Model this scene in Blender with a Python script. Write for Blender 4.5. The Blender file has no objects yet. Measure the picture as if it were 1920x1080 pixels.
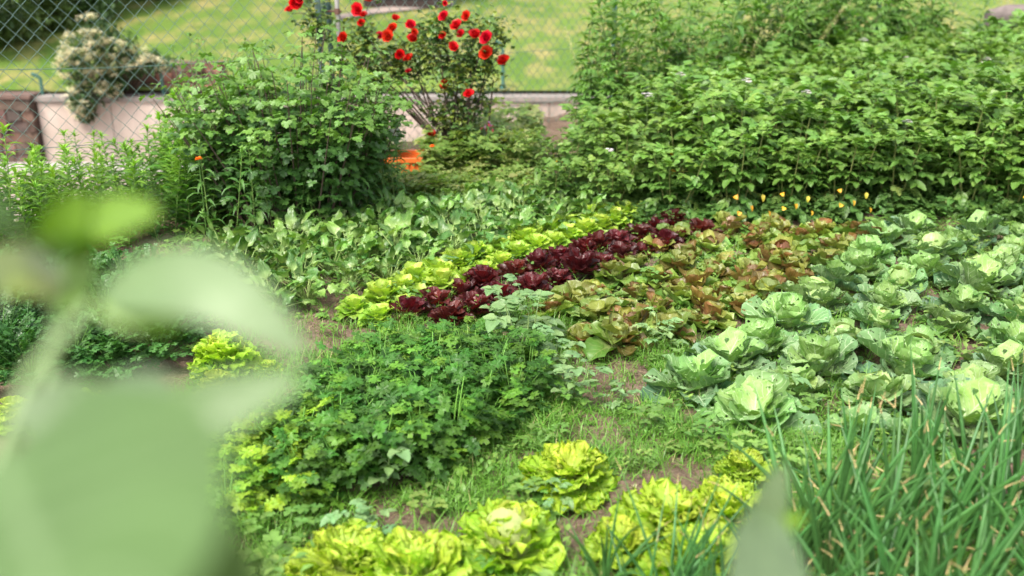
import bpy, math, random
import numpy as np
from mathutils import Matrix, Vector
rnd = random.Random(7)
RS = np.random.RandomState(11)
S = bpy.context.scene
COL = S.collection
rad = math.radians

# ------------------------------------------------------------------ camera, sky, sun, exposure
CAM_H, PITCH, FPX = 1.69, rad(20), 1866.7
cd = bpy.data.cameras.new('camera'); cam = bpy.data.objects.new('camera', cd); COL.objects.link(cam)
cam.location = (0, 0, CAM_H); cam.rotation_euler = (rad(90) - PITCH, 0, 0)
cd.lens = 35; cd.sensor_width = 36; cd.clip_start = 0.02; cd.clip_end = 1000
cd.dof.use_dof = True; cd.dof.focus_distance = 4.2; cd.dof.aperture_fstop = 1.8
S.camera = cam
SUN_EL, SUN_AZ = rad(56), rad(215)         # azimuth clockwise from +Y (north): sun behind the camera, to the left
W = bpy.data.worlds.new('World'); S.world = W; W.use_nodes = True
wn = W.node_tree; bg = wn.nodes['Background']
sky = wn.nodes.new('ShaderNodeTexSky'); sky.sky_type = 'NISHITA'; sky.sun_disc = False
sky.sun_elevation = SUN_EL; sky.sun_rotation = SUN_AZ; sky.dust_density = 4.0; sky.air_density = 1.2; sky.ozone_density = 1.0
hz_ = wn.nodes.new('ShaderNodeHueSaturation'); hz_.inputs['Saturation'].default_value = .3     # thin high cloud veils the blue
wn.links.new(sky.outputs[0], hz_.inputs['Color']); wn.links.new(hz_.outputs[0], bg.inputs[0]); bg.inputs[1].default_value = 0.15
sd = bpy.data.lights.new('sun', 'SUN'); sd.energy = 2.05; sd.angle = rad(14); sd.color = (1, .94, .82)
so = bpy.data.objects.new('sun', sd); COL.objects.link(so)
sv = Vector((math.sin(SUN_AZ) * math.cos(SUN_EL), math.cos(SUN_AZ) * math.cos(SUN_EL), math.sin(SUN_EL)))
so.rotation_euler = sv.to_track_quat('Z', 'Y').to_euler(); so.location = (-4, -6, 12)
S.view_settings.view_transform = 'Standard'; S.view_settings.look = 'None'
S.view_settings.exposure = 1.18; S.view_settings.gamma = 1
S.render.engine = 'CYCLES'; S.cycles.use_denoising = True
S.cycles.max_bounces = 7; S.cycles.transparent_max_bounces = 12

# ------------------------------------------------------------------ pixel <-> world (layout measured on the 1920x1080 photograph)
sp, cp = math.sin(PITCH), math.cos(PITCH)
def ray(px, py):
    a, b = (px - 960) / FPX, (py - 540) / FPX
    return a, cp - b * sp, -sp - b * cp
def at(px, py, z=0.0):
    x, y, k = ray(px, py); t = (z - CAM_H) / k
    return x * t, y * t
def aty(px, py, Y):
    x, y, k = ray(px, py); t = Y / y
    return x * t, Y, CAM_H + k * t
def topx(X, Y, Z):
    z = Z - CAM_H
    dz = Y * cp - z * sp
    return 960 + FPX * X / dz, 540 - FPX * (Y * sp + z * cp) / dz

# ------------------------------------------------------------------ noise (numpy value noise)
def vnoise(x, y, seed=0):
    xi, yi = np.floor(x).astype(int), np.floor(y).astype(int)
    xf, yf = x - xi, y - yi
    def h(a, b):
        n = (a * 374761393 + b * 668265263 + seed * 1442695041) & 0x7fffffff
        n = ((n ^ (n >> 13)) * 1274126177) & 0x7fffffff
        return ((n ^ (n >> 16)) & 0xffff) / 65535.0
    u, v = xf * xf * (3 - 2 * xf), yf * yf * (3 - 2 * yf)
    return (h(xi, yi) * (1 - u) + h(xi + 1, yi) * u) * (1 - v) + (h(xi, yi + 1) * (1 - u) + h(xi + 1, yi + 1) * u) * v
def fbm(x, y, o=4, seed=0):
    s, a, t = 0, 1, 0
    for i in range(o):
        s = s + a * vnoise(x * 2 ** i, y * 2 ** i, seed + i); t += a; a *= .5
    return s / t - .5

# ------------------------------------------------------------------ mesh buffer
class MB:
    def __init__(s): s.V, s.F, s.U, s.C, s.n = [], [], [], [], 0
    def add(s, V, F, U=None, C=(1, 1, 1)):
        V = np.asarray(V, float); F = np.asarray(F, int)
        s.V.append(V); s.F.append(F + s.n)
        s.U.append(np.zeros((len(V), 2)) if U is None else U)
        C = np.asarray(C, float)
        s.C.append(np.tile(C, (len(V), 1)) if C.ndim == 1 else C)
        s.n += len(V)
    def addT(s, T, M, t, sc=1.0, c=(1, 1, 1)):
        """a template (V, F list, U, C) rotated by M, moved to t"""
        V, Fs, U, C = T
        V2 = (V * sc) @ M.T + np.asarray(t, float)
        n0 = s.n
        s.V.append(V2); s.U.append(U); s.C.append(C * np.asarray(c, float)); s.n += len(V)
        for F in Fs: s.F.append(F + n0)
    def tpl(s):
        return (np.concatenate(s.V), [f for f in s.F], np.concatenate(s.U), np.concatenate(s.C))
    def mesh(s, name, mat, smooth=True):
        me = bpy.data.meshes.new(name)
        V = np.concatenate(s.V).astype(np.float32); C = np.concatenate(s.C); U = np.concatenate(s.U)
        ls = np.concatenate([np.full(len(f), f.shape[1]) for f in s.F]); lv = np.concatenate([f.ravel() for f in s.F])
        st = np.concatenate([[0], np.cumsum(ls)[:-1]])
        me.vertices.add(len(V)); me.vertices.foreach_set('co', V.ravel())
        me.loops.add(len(lv)); me.loops.foreach_set('vertex_index', lv.astype(np.int32))
        me.polygons.add(len(ls)); me.polygons.foreach_set('loop_start', st.astype(np.int32))
        me.polygons.foreach_set('use_smooth', np.full(len(ls), smooth))
        uv = me.uv_layers.new(name='UVMap'); uv.data.foreach_set('uv', U[lv].astype(np.float32).ravel())
        a = me.attributes.new('col', 'FLOAT_COLOR', 'POINT')
        a.data.foreach_set('color', np.hstack([C, np.ones((len(C), 1))]).astype(np.float32).ravel())
        me.update(calc_edges=True)
        me.materials.append(mat)
        return me
    def obj(s, name, mat, parent=None, smooth=True):
        o = bpy.data.objects.new(name, s.mesh(name, mat, smooth)); COL.objects.link(o)
        if parent: o.parent = parent
        return o

def tag(o, label=None, cat=None, group=None, kind=None):
    if label: o['label'] = label
    if cat: o['category'] = cat
    if group: o['group'] = group
    if kind: o['kind'] = kind
    return o
def empty(name, loc=(0, 0, 0), rz=0, sc=1):
    o = bpy.data.objects.new(name, None); COL.objects.link(o); o.location = loc
    o.rotation_euler = (0, 0, rz); o.scale = (sc,) * 3; o.empty_display_size = .05
    return o
KIDS = {}
def proto(name, parts):
    """parts: list of (name, mesh, [subparts]); returns a factory spec"""
    return (name, parts)
def place(spec, loc, rz, sc, label, cat, group, tilt=0.0):
    name, parts = spec
    e = empty(name, loc, rz)
    e.rotation_euler = (rnd.uniform(-tilt, tilt), rnd.uniform(-tilt, tilt), rz)
    e.scale = (sc * rnd.uniform(.95, 1.05), sc * rnd.uniform(.95, 1.05), sc * rnd.uniform(.92, 1.08))
    for p in parts:
        o = bpy.data.objects.new(p[0], p[1]); COL.objects.link(o); o.parent = e
        for q in (p[2] if len(p) > 2 else ()):
            o2 = bpy.data.objects.new(q[0], q[1]); COL.objects.link(o2); o2.parent = o
    tag(e, label, cat, group)
    return e
ORD = 'zeroth first second third fourth fifth sixth seventh eighth ninth tenth eleventh twelfth thirteenth fourteenth fifteenth sixteenth seventeenth eighteenth nineteenth twentieth'.split()
for t_, b in (('twenty', 20), ('thirty', 30), ('forty', 40), ('fifty', 50), ('sixty', 60)):
    while len(ORD) <= b: ORD.append({30: 'thirtieth', 40: 'fortieth', 50: 'fiftieth', 60: 'sixtieth'}[b])
    for i in range(1, 10): ORD.append(t_ + '-' + ORD[i])

# ------------------------------------------------------------------ rotations
def RX(a): c, s = math.cos(a), math.sin(a); return np.array([[1, 0, 0], [0, c, -s], [0, s, c]])
def RY(a): c, s = math.cos(a), math.sin(a); return np.array([[c, 0, s], [0, 1, 0], [-s, 0, c]])
def RZ(a): c, s = math.cos(a), math.sin(a); return np.array([[c, -s, 0], [s, c, 0], [0, 0, 1]])
def ORI(az, el, roll=0): return RZ(az) @ RX(el) @ RY(roll)     # leaf along +Y, normal +Z

# ------------------------------------------------------------------ leaf shapes
def P_oval(u): return np.sin(np.pi * np.clip(u, 0, 1) ** .85) ** .75
def P_lance(u): return np.sin(np.pi * u ** .7) ** 1.1
def P_spade(u): return np.clip(u / .18, 0, 1) ** .6 * (1 - u ** 2.2) ** .8
def P_round(u): return (.28 + .72 * np.sin(np.pi / 2 * np.clip(u / .5, 0, 1)) ** 1.2) * np.sqrt(np.clip(1 - np.clip((u - .45) / .55, 0, 1) ** 3.2, 0, 1))
def P_strap(u): return (.55 + .45 * np.sin(np.pi / 2 * np.clip(u / .6, 0, 1))) * np.sqrt(np.clip(1 - np.clip((u - .6) / .4, 0, 1) ** 2.2, 0, 1))
def gridF(nu, nv):
    i = (np.arange(nu - 1)[:, None] * nv + np.arange(nv - 1)[None, :]).ravel()
    return np.stack([i, i + 1, i + nv + 1, i + nv], 1)
GF = {}
def leaf(L, W, nu=6, nv=5, prof=P_oval, p0=0.0, p1=-.8, cup=.35, ruf=0, rk=4, ext=0, wob=0, serr=0, sn=6, ph=None, pw=1.2, twist=0):
    """a blade: p0 start pitch, p1 total bend along its length; cup lifts the edges; ruf: ruffled margin"""
    ph = rnd.uniform(0, 6.28) if ph is None else ph
    u = np.linspace(0, 1, nu); v = np.linspace(-1, 1, nv)
    a = p0 + p1 * u ** pw
    ds = L / (nu - 1); am = (a[1:] + a[:-1]) / 2
    cy = np.concatenate([[0], np.cumsum(np.cos(am) * ds)]); cz = np.concatenate([[0], np.cumsum(np.sin(am) * ds)])
    w = W / 2 * prof(u)
    if serr: w = w * (1 + serr * np.abs(np.sin(sn * np.pi * u)) - serr * .5)
    U, Vv = np.meshgrid(u, v, indexing='ij'); w2 = w[:, None]
    x = Vv * w2
    e = np.clip(np.maximum(np.abs(Vv) ** 2.5, np.clip((U - .62) / .38, 0, 1) ** 1.5), 0, 1)
    off = cup * w2 * Vv ** 2
    ang = np.arctan2(x, (cy[:, None] - L * .3)) if ruf or ext else 0
    if ruf:
        off = off + ruf * e * np.sin(ang * rk * 2 + ph) + .5 * ruf * e * np.sin(ang * rk * 4.3 + 2 * ph)
        x = x * (1 + .0 * e) + ruf * .6 * e * np.sin(ang * rk * 3.1 + ph * 1.7)
    if wob: off = off + wob * np.sin(U * 7 + ph) * np.cos(Vv * 3 + ph * 2)
    if twist: 
        th = twist * U; x, off = x * np.cos(th) - off * np.sin(th), x * np.sin(th) + off * np.cos(th)
    ca, sa = np.cos(a)[:, None], np.sin(a)[:, None]
    dl = ext * e * np.cos(ang * rk * 2.7 + ph) if ext else 0
    y = cy[:, None] - off * sa + dl * ca; z = cz[:, None] + off * ca + dl * sa
    V = np.stack([x, y + 0 * x, z + 0 * x], -1).reshape(-1, 3)
    uv = np.stack([(Vv + 1) / 2, U], -1).reshape(-1, 2)
    k = (nu, nv)
    if k not in GF: GF[k] = gridF(nu, nv)
    return V, GF[k], uv, e.reshape(-1), U.reshape(-1)
def LT(base=(1, 1, 1), edge=None, foot=None, **k):
    """leaf as a template, coloured: base, edge colour at the margin, foot colour at the stalk end"""
    V, F, uv, e, U = leaf(**k)
    C = np.tile(np.asarray(base, float), (len(V), 1))
    if edge is not None: C = C + (np.asarray(edge) - C) * (e[:, None] ** 1.2)
    if foot is not None: C = C + (np.asarray(foot) - C) * (np.clip(1 - U / .45, 0, 1)[:, None] ** 1.0)
    return (V, [F], uv, C)
def fanleaf(R=.03, lobes=3, teeth=3, depth=.35, spread=2.3, fold=.25, droop=.3, base=(1, 1, 1)):
    """a lobed, toothed leaflet (celery, parsley, currant): a fan round its stalk point"""
    n = lobes * teeth * 2 + 1
    th = np.linspace(-spread, spread, n)
    lob = np.abs(np.cos(th / (2 * spread) * np.pi * lobes)) if lobes % 2 else np.abs(np.sin(th / (2 * spread) * np.pi * lobes))
    r = R * (1 - depth + depth * lob ** .7) * (.78 + .22 * np.cos(th)) ; r = r * np.where(np.arange(n) % 2 == 1, 1.08, .9)
    c = np.array([[0, R * .08, 0]])
    def ring(k, zf):
        x = k * r * np.sin(th); y = R * .08 + k * r * np.cos(th)
        z = fold * np.abs(x) - droop * (x * x + y * y) / R * .6 + R * .08 * np.sin(th * lobes * 2 + 1)*k
        return np.stack([x, y, z], 1)
    A, B = ring(.55, 0), ring(1, 0)
    V = np.concatenate([c, A, B])
    i = np.arange(n - 1)
    F3 = np.stack([np.zeros(n - 1, int), i + 2, i + 1], 1)
    F4 = np.stack([1 + i, 2 + i, 2 + n + i, 1 + n + i], 1)
    uv = np.concatenate([[[.5, 0]], np.stack([.5 + .28 * np.sin(th), .55 * np.cos(th) * .5 + .3], 1), np.stack([.5 + .5 * np.sin(th), .5 + .5 * np.cos(th)], 1)])
    return (V, [F3, F4], uv, np.tile(np.asarray(base, float), (len(V), 1)))
def tube(P, r, n=5, C=(1, 1, 1)):
    P = np.asarray(P, float); m = len(P); r = np.broadcast_to(np.asarray(r, float), (m,))
    T = np.gradient(P, axis=0); T /= np.linalg.norm(T, axis=1)[:, None] + 1e-12
    ref = np.array([.31, .17, .93]) if abs(T[0] @ np.array([.31, .17, .93])) < .9 else np.array([1., 0, 0])
    A = np.cross(T, ref); A /= np.linalg.norm(A, axis=1)[:, None] + 1e-12
    B = np.cross(T, A)
    t = np.linspace(0, 2 * np.pi, n, endpoint=False)
    V = P[:, None] + r[:, None, None] * (A[:, None] * np.cos(t)[None, :, None] + B[:, None] * np.sin(t)[None, :, None])
    i = np.arange(m - 1)[:, None] * n; j = np.arange(n)[None]
    a = (i + j).ravel(); b = (i + (j + 1) % n).ravel()
    F = np.stack([a, b, b + n, a + n], 1)
    uv = np.stack([np.tile(np.linspace(0, 1, n), m), np.repeat(np.linspace(0, 1, m), n)], 1)
    return (V.reshape(-1, 3), [F], uv, np.tile(np.asarray(C, float), (m * n, 1)))
I3 = np.eye(3)
def arc(p, az, el0, el1, L, n=6):
    """points of a bending stalk, from p, azimuth az, elevation el0 -> el1"""
    e = np.linspace(el0, el1, n); ds = L / (n - 1)
    d = np.stack([-math.sin(az) * np.cos(e), math.cos(az) * np.cos(e), np.sin(e)], 1) * ds
    return np.asarray(p, float) + np.concatenate([[[0, 0, 0]], np.cumsum(d[:-1], 0)])
def box(mb, x0, x1, y0, y1, z0, z1, C=(1, 1, 1), M=None, t=(0, 0, 0)):
    V = np.array([[x, y, z] for x in (x0, x1) for y in (y0, y1) for z in (z0, z1)], float)
    if M is not None: V = V @ M.T
    V = V + np.asarray(t)
    F = [[0, 1, 3, 2], [4, 6, 7, 5], [0, 4, 5, 1], [2, 3, 7, 6], [0, 2, 6, 4], [1, 5, 7, 3]]
    mb.add(V, F, None, C)
def jit(c, a=.12, h=.05):
    k = 1 + rnd.uniform(-a, a)
    return np.array(c) * k * np.array([1 + rnd.uniform(-h, h) * 2, 1, 1 + rnd.uniform(-h, h)])

# ------------------------------------------------------------------ materials
def nmat(name):
    m = bpy.data.materials.new(name); m.use_nodes = True; nt = m.node_tree
    return m, nt, nt.nodes['Principled BSDF'], nt.nodes['Material Output']
def N(nt, t, **k):
    n = nt.nodes.new(t)
    for a, b in k.items(): setattr(n, a, b)
    return n
def mth(nt, op, a, b=None, c=None, clamp=False):
    n = nt.nodes.new('ShaderNodeMath'); n.operation = op; n.use_clamp = clamp
    for i, x in enumerate((a, b, c)):
        if x is None: continue
        if isinstance(x, (int, float)): n.inputs[i].default_value = x
        else: nt.links.new(x, n.inputs[i])
    return n.outputs[0]
def mixc(nt, f, a, b, bt='MIX'):
    n = nt.nodes.new('ShaderNodeMix'); n.data_type = 'RGBA'; n.blend_type = bt
    for i, x in ((0, f), (6, a), (7, b)):
        if isinstance(x, (int, float)): n.inputs[i].default_value = x
        elif isinstance(x, tuple): n.inputs[i].default_value = x + (1,) if len(x) == 3 else x
        else: nt.links.new(x, n.inputs[i])
    return n.outputs[2]
def leaf_mat(name, vein=.0, vcol=(.5, .6, .3), vn=7, rough=.45, trans=.3, bump=.3, var=.12, mott=None, mscale=18, mth_=.5, spec=.5, tcol=(1.25, 1.35, .5), bscale=60, holes=0, nz=.25):
    m, nt, b, out = nmat(name); L = nt.links.new
    at_ = N(nt, 'ShaderNodeAttribute', attribute_name='col')
    oi = N(nt, 'ShaderNodeObjectInfo'); tc = N(nt, 'ShaderNodeTexCoord')
    nz1 = N(nt, 'ShaderNodeTexNoise'); nz1.inputs['Scale'].default_value = 25; nz1.inputs['Detail'].default_value = 3
    L(tc.outputs['Object'], nz1.inputs['Vector'])
    hs = N(nt, 'ShaderNodeHueSaturation')
    L(mth(nt, 'ADD', mth(nt, 'MULTIPLY', oi.outputs['Random'], var * .12), .5 - var * .06), hs.inputs['Hue'])
    r2 = mth(nt, 'FRACT', mth(nt, 'MULTIPLY', oi.outputs['Random'], 17.3))
    L(mth(nt, 'ADD', mth(nt, 'MULTIPLY', r2, 2 * var), 1 - var), hs.inputs['Value'])
    c = mixc(nt, 1.0, at_.outputs['Color'], mth(nt, 'ADD', mth(nt, 'MULTIPLY', nz1.outputs[0], nz * 2), 1 - nz), 'MULTIPLY')
    if mott:
        n2 = N(nt, 'ShaderNodeTexNoise'); n2.inputs['Scale'].default_value = mscale; n2.inputs['Detail'].default_value = 5; n2.inputs['Roughness'].default_value = .65
        L(tc.outputs['Object'], n2.inputs['Vector'])
        f = mth(nt, 'MULTIPLY', mth(nt, 'SUBTRACT', n2.outputs[0], mth_), 6, clamp=True)
        c = mixc(nt, mth(nt, 'MULTIPLY', f, .8), c, mott)
    uv = N(nt, 'ShaderNodeSeparateXYZ'); L(tc.outputs['UV'], uv.inputs[0])
    vv = mth(nt, 'ABSOLUTE', mth(nt, 'SUBTRACT', mth(nt, 'MULTIPLY', uv.outputs[0], 2), 1))
    ribf = None
    if vein:
        wob = mth(nt, 'MULTIPLY', nz1.outputs[0], .12)
        taper = mth(nt, 'SUBTRACT', .11, mth(nt, 'MULTIPLY', uv.outputs[1], .085))
        rib = mth(nt, 'SUBTRACT', 1, mth(nt, 'DIVIDE', vv, taper), clamp=True)
        s = mth(nt, 'FRACT', mth(nt, 'MULTIPLY', mth(nt, 'ADD', mth(nt, 'SUBTRACT', uv.outputs[1], mth(nt, 'MULTIPLY', vv, .38)), wob), vn))
        s = mth(nt, 'ABSOLUTE', mth(nt, 'SUBTRACT', s, .5))
        sv_ = mth(nt, 'SUBTRACT', 1, mth(nt, 'DIVIDE', s, mth(nt, 'SUBTRACT', .13, mth(nt, 'MULTIPLY', vv, .09))), clamp=True)
        ribf = mth(nt, 'MAXIMUM', rib, mth(nt, 'MULTIPLY', sv_, .75))
        c = mixc(nt, mth(nt, 'MULTIPLY', ribf, vein), c, vcol)
    L(c, hs.inputs['Color']); c = hs.outputs[0]
    L(c, b.inputs['Base Color']); b.inputs['Roughness'].default_value = rough
    b.inputs['Specular IOR Level'].default_value = spec
    bm = N(nt, 'ShaderNodeBump'); bm.inputs['Strength'].default_value = bump; bm.inputs['Distance'].default_value = .004
    n3 = N(nt, 'ShaderNodeTexNoise'); n3.inputs['Scale'].default_value = bscale; n3.inputs['Detail'].default_value = 2
    L(tc.outputs['Object'], n3.inputs['Vector'])
    h = n3.outputs[0]
    if ribf is not None: h = mth(nt, 'SUBTRACT', h, mth(nt, 'MULTIPLY', ribf, .5))
    L(h, bm.inputs['Height']); L(bm.outputs[0], b.inputs['Normal'])
    tr = N(nt, 'ShaderNodeBsdfTranslucent'); L(mixc(nt, 1.0, c, tcol, 'MULTIPLY'), tr.inputs['Color'])
    ms = N(nt, 'ShaderNodeMixShader'); ms.inputs[0].default_value = trans
    L(b.outputs[0], ms.inputs[1]); L(tr.outputs[0], ms.inputs[2])
    last = ms.outputs[0]
    if holes:
        hn = N(nt, 'ShaderNodeTexNoise'); hn.inputs['Scale'].default_value = 42; hn.inputs['Detail'].default_value = 1
        L(tc.outputs['Object'], hn.inputs['Vector'])
        hf = mth(nt, 'GREATER_THAN', mth(nt, 'SUBTRACT', hn.outputs[0], mth(nt, 'MULTIPLY', ribf, .3)), holes)
        tp = N(nt, 'ShaderNodeBsdfTransparent'); m2 = N(nt, 'ShaderNodeMixShader')
        L(hf, m2.inputs[0]); L(last, m2.inputs[1]); L(tp.outputs[0], m2.inputs[2]); last = m2.outputs[0]
    L(last, out.inputs['Surface'])
    return m
def solid(name, c, rough=.7, c2=None, scale=20, bump=.2, metal=0, detail=5, attr=False, dist=.01, coord='Object'):
    m, nt, b, out = nmat(name); L = nt.links.new
    tc = N(nt, 'ShaderNodeTexCoord'); n = N(nt, 'ShaderNodeTexNoise'); n.inputs['Scale'].default_value = scale; n.inputs['Detail'].default_value = detail
    L(tc.outputs[coord], n.inputs['Vector'])
    col = mixc(nt, mth(nt, 'MULTIPLY', mth(nt, 'SUBTRACT', n.outputs[0], .3), 2.5, clamp=True), tuple(c), tuple(c2 or [x * .75 for x in c]))
    if attr:
        a = N(nt, 'ShaderNodeAttribute', attribute_name='col'); col = mixc(nt, 1.0, col, a.outputs['Color'], 'MULTIPLY')
    L(col, b.inputs['Base Color']); b.inputs['Roughness'].default_value = rough; b.inputs['Metallic'].default_value = metal
    bm = N(nt, 'ShaderNodeBump'); bm.inputs['Strength'].default_value = bump; bm.inputs['Distance'].default_value = dist
    L(n.outputs[0], bm.inputs['Height']); L(bm.outputs[0], b.inputs['Normal'])
    return m

M_cab = leaf_mat('cabbage_leaf', vein=.9, vcol=(.5, .62, .38), vn=6, rough=.5, trans=.22, bump=.7, bscale=45, holes=.645, var=.16, tcol=(1.2, 1.4, .5))
M_cabh = leaf_mat('cabbage_head', vein=.6, vcol=(.62, .7, .36), vn=6, rough=.4, trans=.2, bump=.5, bscale=45, tcol=(1.2, 1.3, .5))
M_bat = leaf_mat('curly_lettuce_leaf', vein=.35, vcol=(.75, .8, .25), vn=5, rough=.45, trans=.5, bump=.6, bscale=70, tcol=(1.1, 1.25, .45), nz=.2)
M_let = leaf_mat('green_lettuce_leaf', vein=.3, vcol=(.6, .7, .25), vn=5, rough=.4, trans=.35, bump=.4, tcol=(1.2, 1.3, .4))
M_red = leaf_mat('red_lettuce_leaf', vein=.3, vcol=(.22, .05, .06), vn=5, rough=.36, trans=.3, bump=.6, bscale=60, tcol=(2.0, .6, .5), spec=.45, var=.22)
M_rad = leaf_mat('mottled_lettuce_leaf', vein=.35, vcol=(.5, .5, .2), vn=6, rough=.38, trans=.28, bump=.5, mott=(.15, .05, .03), mscale=24, mth_=.60, var=.2)
M_spi = leaf_mat('spinach_leaf', vein=.35, vcol=(.4, .52, .2), vn=5, rough=.38, trans=.28, bump=.7, bscale=55, var=.15, spec=.6)
M_pot = leaf_mat('potato_leaf', vein=.3, vcol=(.2, .34, .1), vn=6, rough=.4, spec=.6, trans=.27, bump=.5, bscale=90, var=.12)
M_cel = leaf_mat('celery_leaf', vein=.2, vcol=(.2, .38, .1), vn=4, rough=.42, trans=.35, bump=.3, var=.14, spec=.35)
M_par = leaf_mat('parsley_leaf', rough=.38, trans=.3, bump=.3, var=.14)
M_wee = leaf_mat('weed_leaf', vein=.3, vcol=(.25, .4, .12), vn=1, rough=.4, trans=.35, bump=.2, var=.14)
M_bush = leaf_mat('currant_leaf', vein=.2, vcol=(.12, .24, .07), vn=4, rough=.4, trans=.28, bump=.3, var=.1)
M_rose_l = leaf_mat('rose_leaf', rough=.35, trans=.3, bump=.2)
M_rose = leaf_mat('rose_petal', rough=.45, trans=.25, bump=.1, tcol=(1.5, .6, .5), nz=.15, spec=.3)
M_oni = leaf_mat('onion_leaf', rough=.38, trans=.12, bump=.15, bscale=30, nz=.3)
M_gra = leaf_mat('grass_blade', rough=.45, trans=.35, bump=.1, var=0)
M_fg = leaf_mat('broad_leaf', vein=.35, vcol=(.3, .42, .22), vn=6, rough=.42, trans=.3, bump=.3, bscale=80, var=.04, tcol=(1.15, 1.35, .35))
M_stem = leaf_mat('green_stem', rough=.5, trans=.05, bump=.1, var=.1)
M_white = leaf_mat('white_petal', rough=.6, trans=.3, bump=.1, tcol=(1, 1, .95), nz=.08)
M_tree = leaf_mat('tree_leaf', rough=.5, trans=.3, bump=.1)

def soil_material():
    m, nt, b, out = nmat('garden_soil'); L = nt.links.new
    tc = N(nt, 'ShaderNodeTexCoord')
    a = N(nt, 'ShaderNodeTexNoise'); a.inputs['Scale'].default_value = 3.5; a.inputs['Detail'].default_value = 8
    f = N(nt, 'ShaderNodeTexNoise'); f.inputs['Scale'].default_value = 75; f.inputs['Detail'].default_value = 8; f.inputs['Roughness'].default_value = .7
    L(tc.outputs['Object'], a.inputs[0]); L(tc.outputs['Object'], f.inputs[0])
    c = mixc(nt, mth(nt, 'MULTIPLY', mth(nt, 'SUBTRACT', a.outputs[0], .35), 3, clamp=True), (.15, .10, .072), (.245, .175, .128))
    c = mixc(nt, mth(nt, 'MULTIPLY', mth(nt, 'SUBTRACT', f.outputs[0], .5), 5, clamp=True), c, (.32, .24, .18))
    c = mixc(nt, mth(nt, 'MULTIPLY', mth(nt, 'SUBTRACT', .42, f.outputs[0]), 7, clamp=True), c, (.06, .04, .03))
    L(c, b.inputs['Base Color']); b.inputs['Roughness'].default_value = .92; b.inputs['Specular IOR Level'].default_value = .15
    bm = N(nt, 'ShaderNodeBump'); bm.inputs['Strength'].default_value = .9; bm.inputs['Distance'].default_value = .02
    L(f.outputs[0], bm.inputs['Height']); L(bm.outputs[0], b.inputs['Normal'])
    return m
def meadow_material():
    m, nt, b, out = nmat('meadow_grass'); L = nt.links.new
    tc = N(nt, 'ShaderNodeTexCoord')
    def nz(s, d, sx=1, sy=1):
        mp = N(nt, 'ShaderNodeMapping'); mp.inputs['Scale'].default_value = (sx, sy, 1)
        n = N(nt, 'ShaderNodeTexNoise'); n.inputs['Scale'].default_value = s; n.inputs['Detail'].default_value = d
        L(tc.outputs['Object'], mp.inputs[0]); L(mp.outputs[0], n.inputs[0]); return n.outputs[0]
    g = mixc(nt, mth(nt, 'MULTIPLY', mth(nt, 'SUBTRACT', nz(.5, 4, 1, .5), .38), 3.5, clamp=True), (.09, .17, .028), (.15, .225, .042))
    g = mixc(nt, mth(nt, 'MULTIPLY', mth(nt, 'SUBTRACT', nz(2.6, 6, 1, .4), .45), 4, clamp=True), g, (.3, .26, .1))
    g = mixc(nt, mth(nt, 'MULTIPLY', mth(nt, 'SUBTRACT', nz(12, 5, 1, .4), .5), 4, clamp=True), g, (.09, .135, .028))
    L(g, b.inputs['Base Color']); b.inputs['Roughness'].default_value = .9; b.inputs['Specular IOR Level'].default_value = .1
    bm = N(nt, 'ShaderNodeBump'); bm.inputs['Strength'].default_value = .8; bm.inputs['Distance'].default_value = .06
    L(nz(25, 4), bm.inputs['Height']); L(bm.outputs[0], b.inputs['Normal'])
    return m
M_soil = soil_material(); M_mead = meadow_material()

# ------------------------------------------------------------------ the setting
FD = np.array([.70, .714]); FA = np.array([-3.15, 5.45])       # fence line: start and direction
def fence_side(X, Y): return (np.asarray(Y) - FA[1]) * FD[0] - (np.asarray(X) - FA[0]) * FD[1]   # > 0 beyond the fence (road side)
def gz(X, Y):
    X = np.asarray(X, float); Y = np.asarray(Y, float)
    z = .10 * fbm(X * .9, Y * .9, 3, 3) + .045 * fbm(X * 5, Y * 5, 4, 9) + .05 * fbm(X * 20, Y * 20, 3, 20)
    s = fence_side(X, Y)
    d = np.clip((s - .1) / 2.8, 0, 1); d = d * d * (3 - 2 * d)
    return z * (1 - d) - 1.9 * d
def G(X, Y): return float(gz(np.array([X]), np.array([Y]))[0])
def ggrid(x0, x1, y0, y1, st):
    xs = np.arange(x0, x1 + st, st); ys = np.arange(y0, y1 + st, st)
    X, Y = np.meshgrid(xs, ys, indexing='ij')
    return X, Y, gridF(len(xs), len(ys))[:, ::-1]
mb = MB(); X, Y, F = ggrid(-6, 9, -2, 14, .03)
Z = gz(X, Y)
V = np.stack([X, Y, Z], -1).reshape(-1, 3)
cc = V[F].mean(1); keep = fence_side(cc[:, 0], cc[:, 1]) < 4.2
mb.add(V, F[keep]); g = mb.obj('garden_ground', M_soil); tag(g, kind='structure')
ROADZ = -1.72
M_road = solid('road_concrete', (.34, .27, .235), .85, (.27, .21, .185), 1.2, .3, detail=9)
mb = MB(); X, Y, F = ggrid(-60, 60, -40, 140, 4)
mb.add(np.stack([X, Y, np.full(X.shape, ROADZ)], -1).reshape(-1, 3), F)
tag(mb.obj('road', M_road), kind='structure')
WY = 15.0                                                        # the retaining wall beyond the road
def mz(X, Y): return -.70 + .115 * (Y - WY) + .5 * fbm(X * .12, Y * .12, 3, 5) * np.clip((Y - WY) / 5, 0, 1) + .05 * fbm(X * 2, Y * 2, 3, 8) + .03 * np.clip(-X - 2, 0, 30) * np.clip((Y - WY) / 6, 0, 1)
def meadow_at(px, py):
    a, b, c = ray(px, py); bt, bd = 16, 1e9
    for t in np.arange(15.5, 60, .05):
        d = abs(CAM_H + c * t - float(mz(np.array([a * t]), np.array([b * t]))[0]))
        if d < bd: bd, bt = d, t
    return a * bt, b * bt, CAM_H + c * bt
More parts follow.
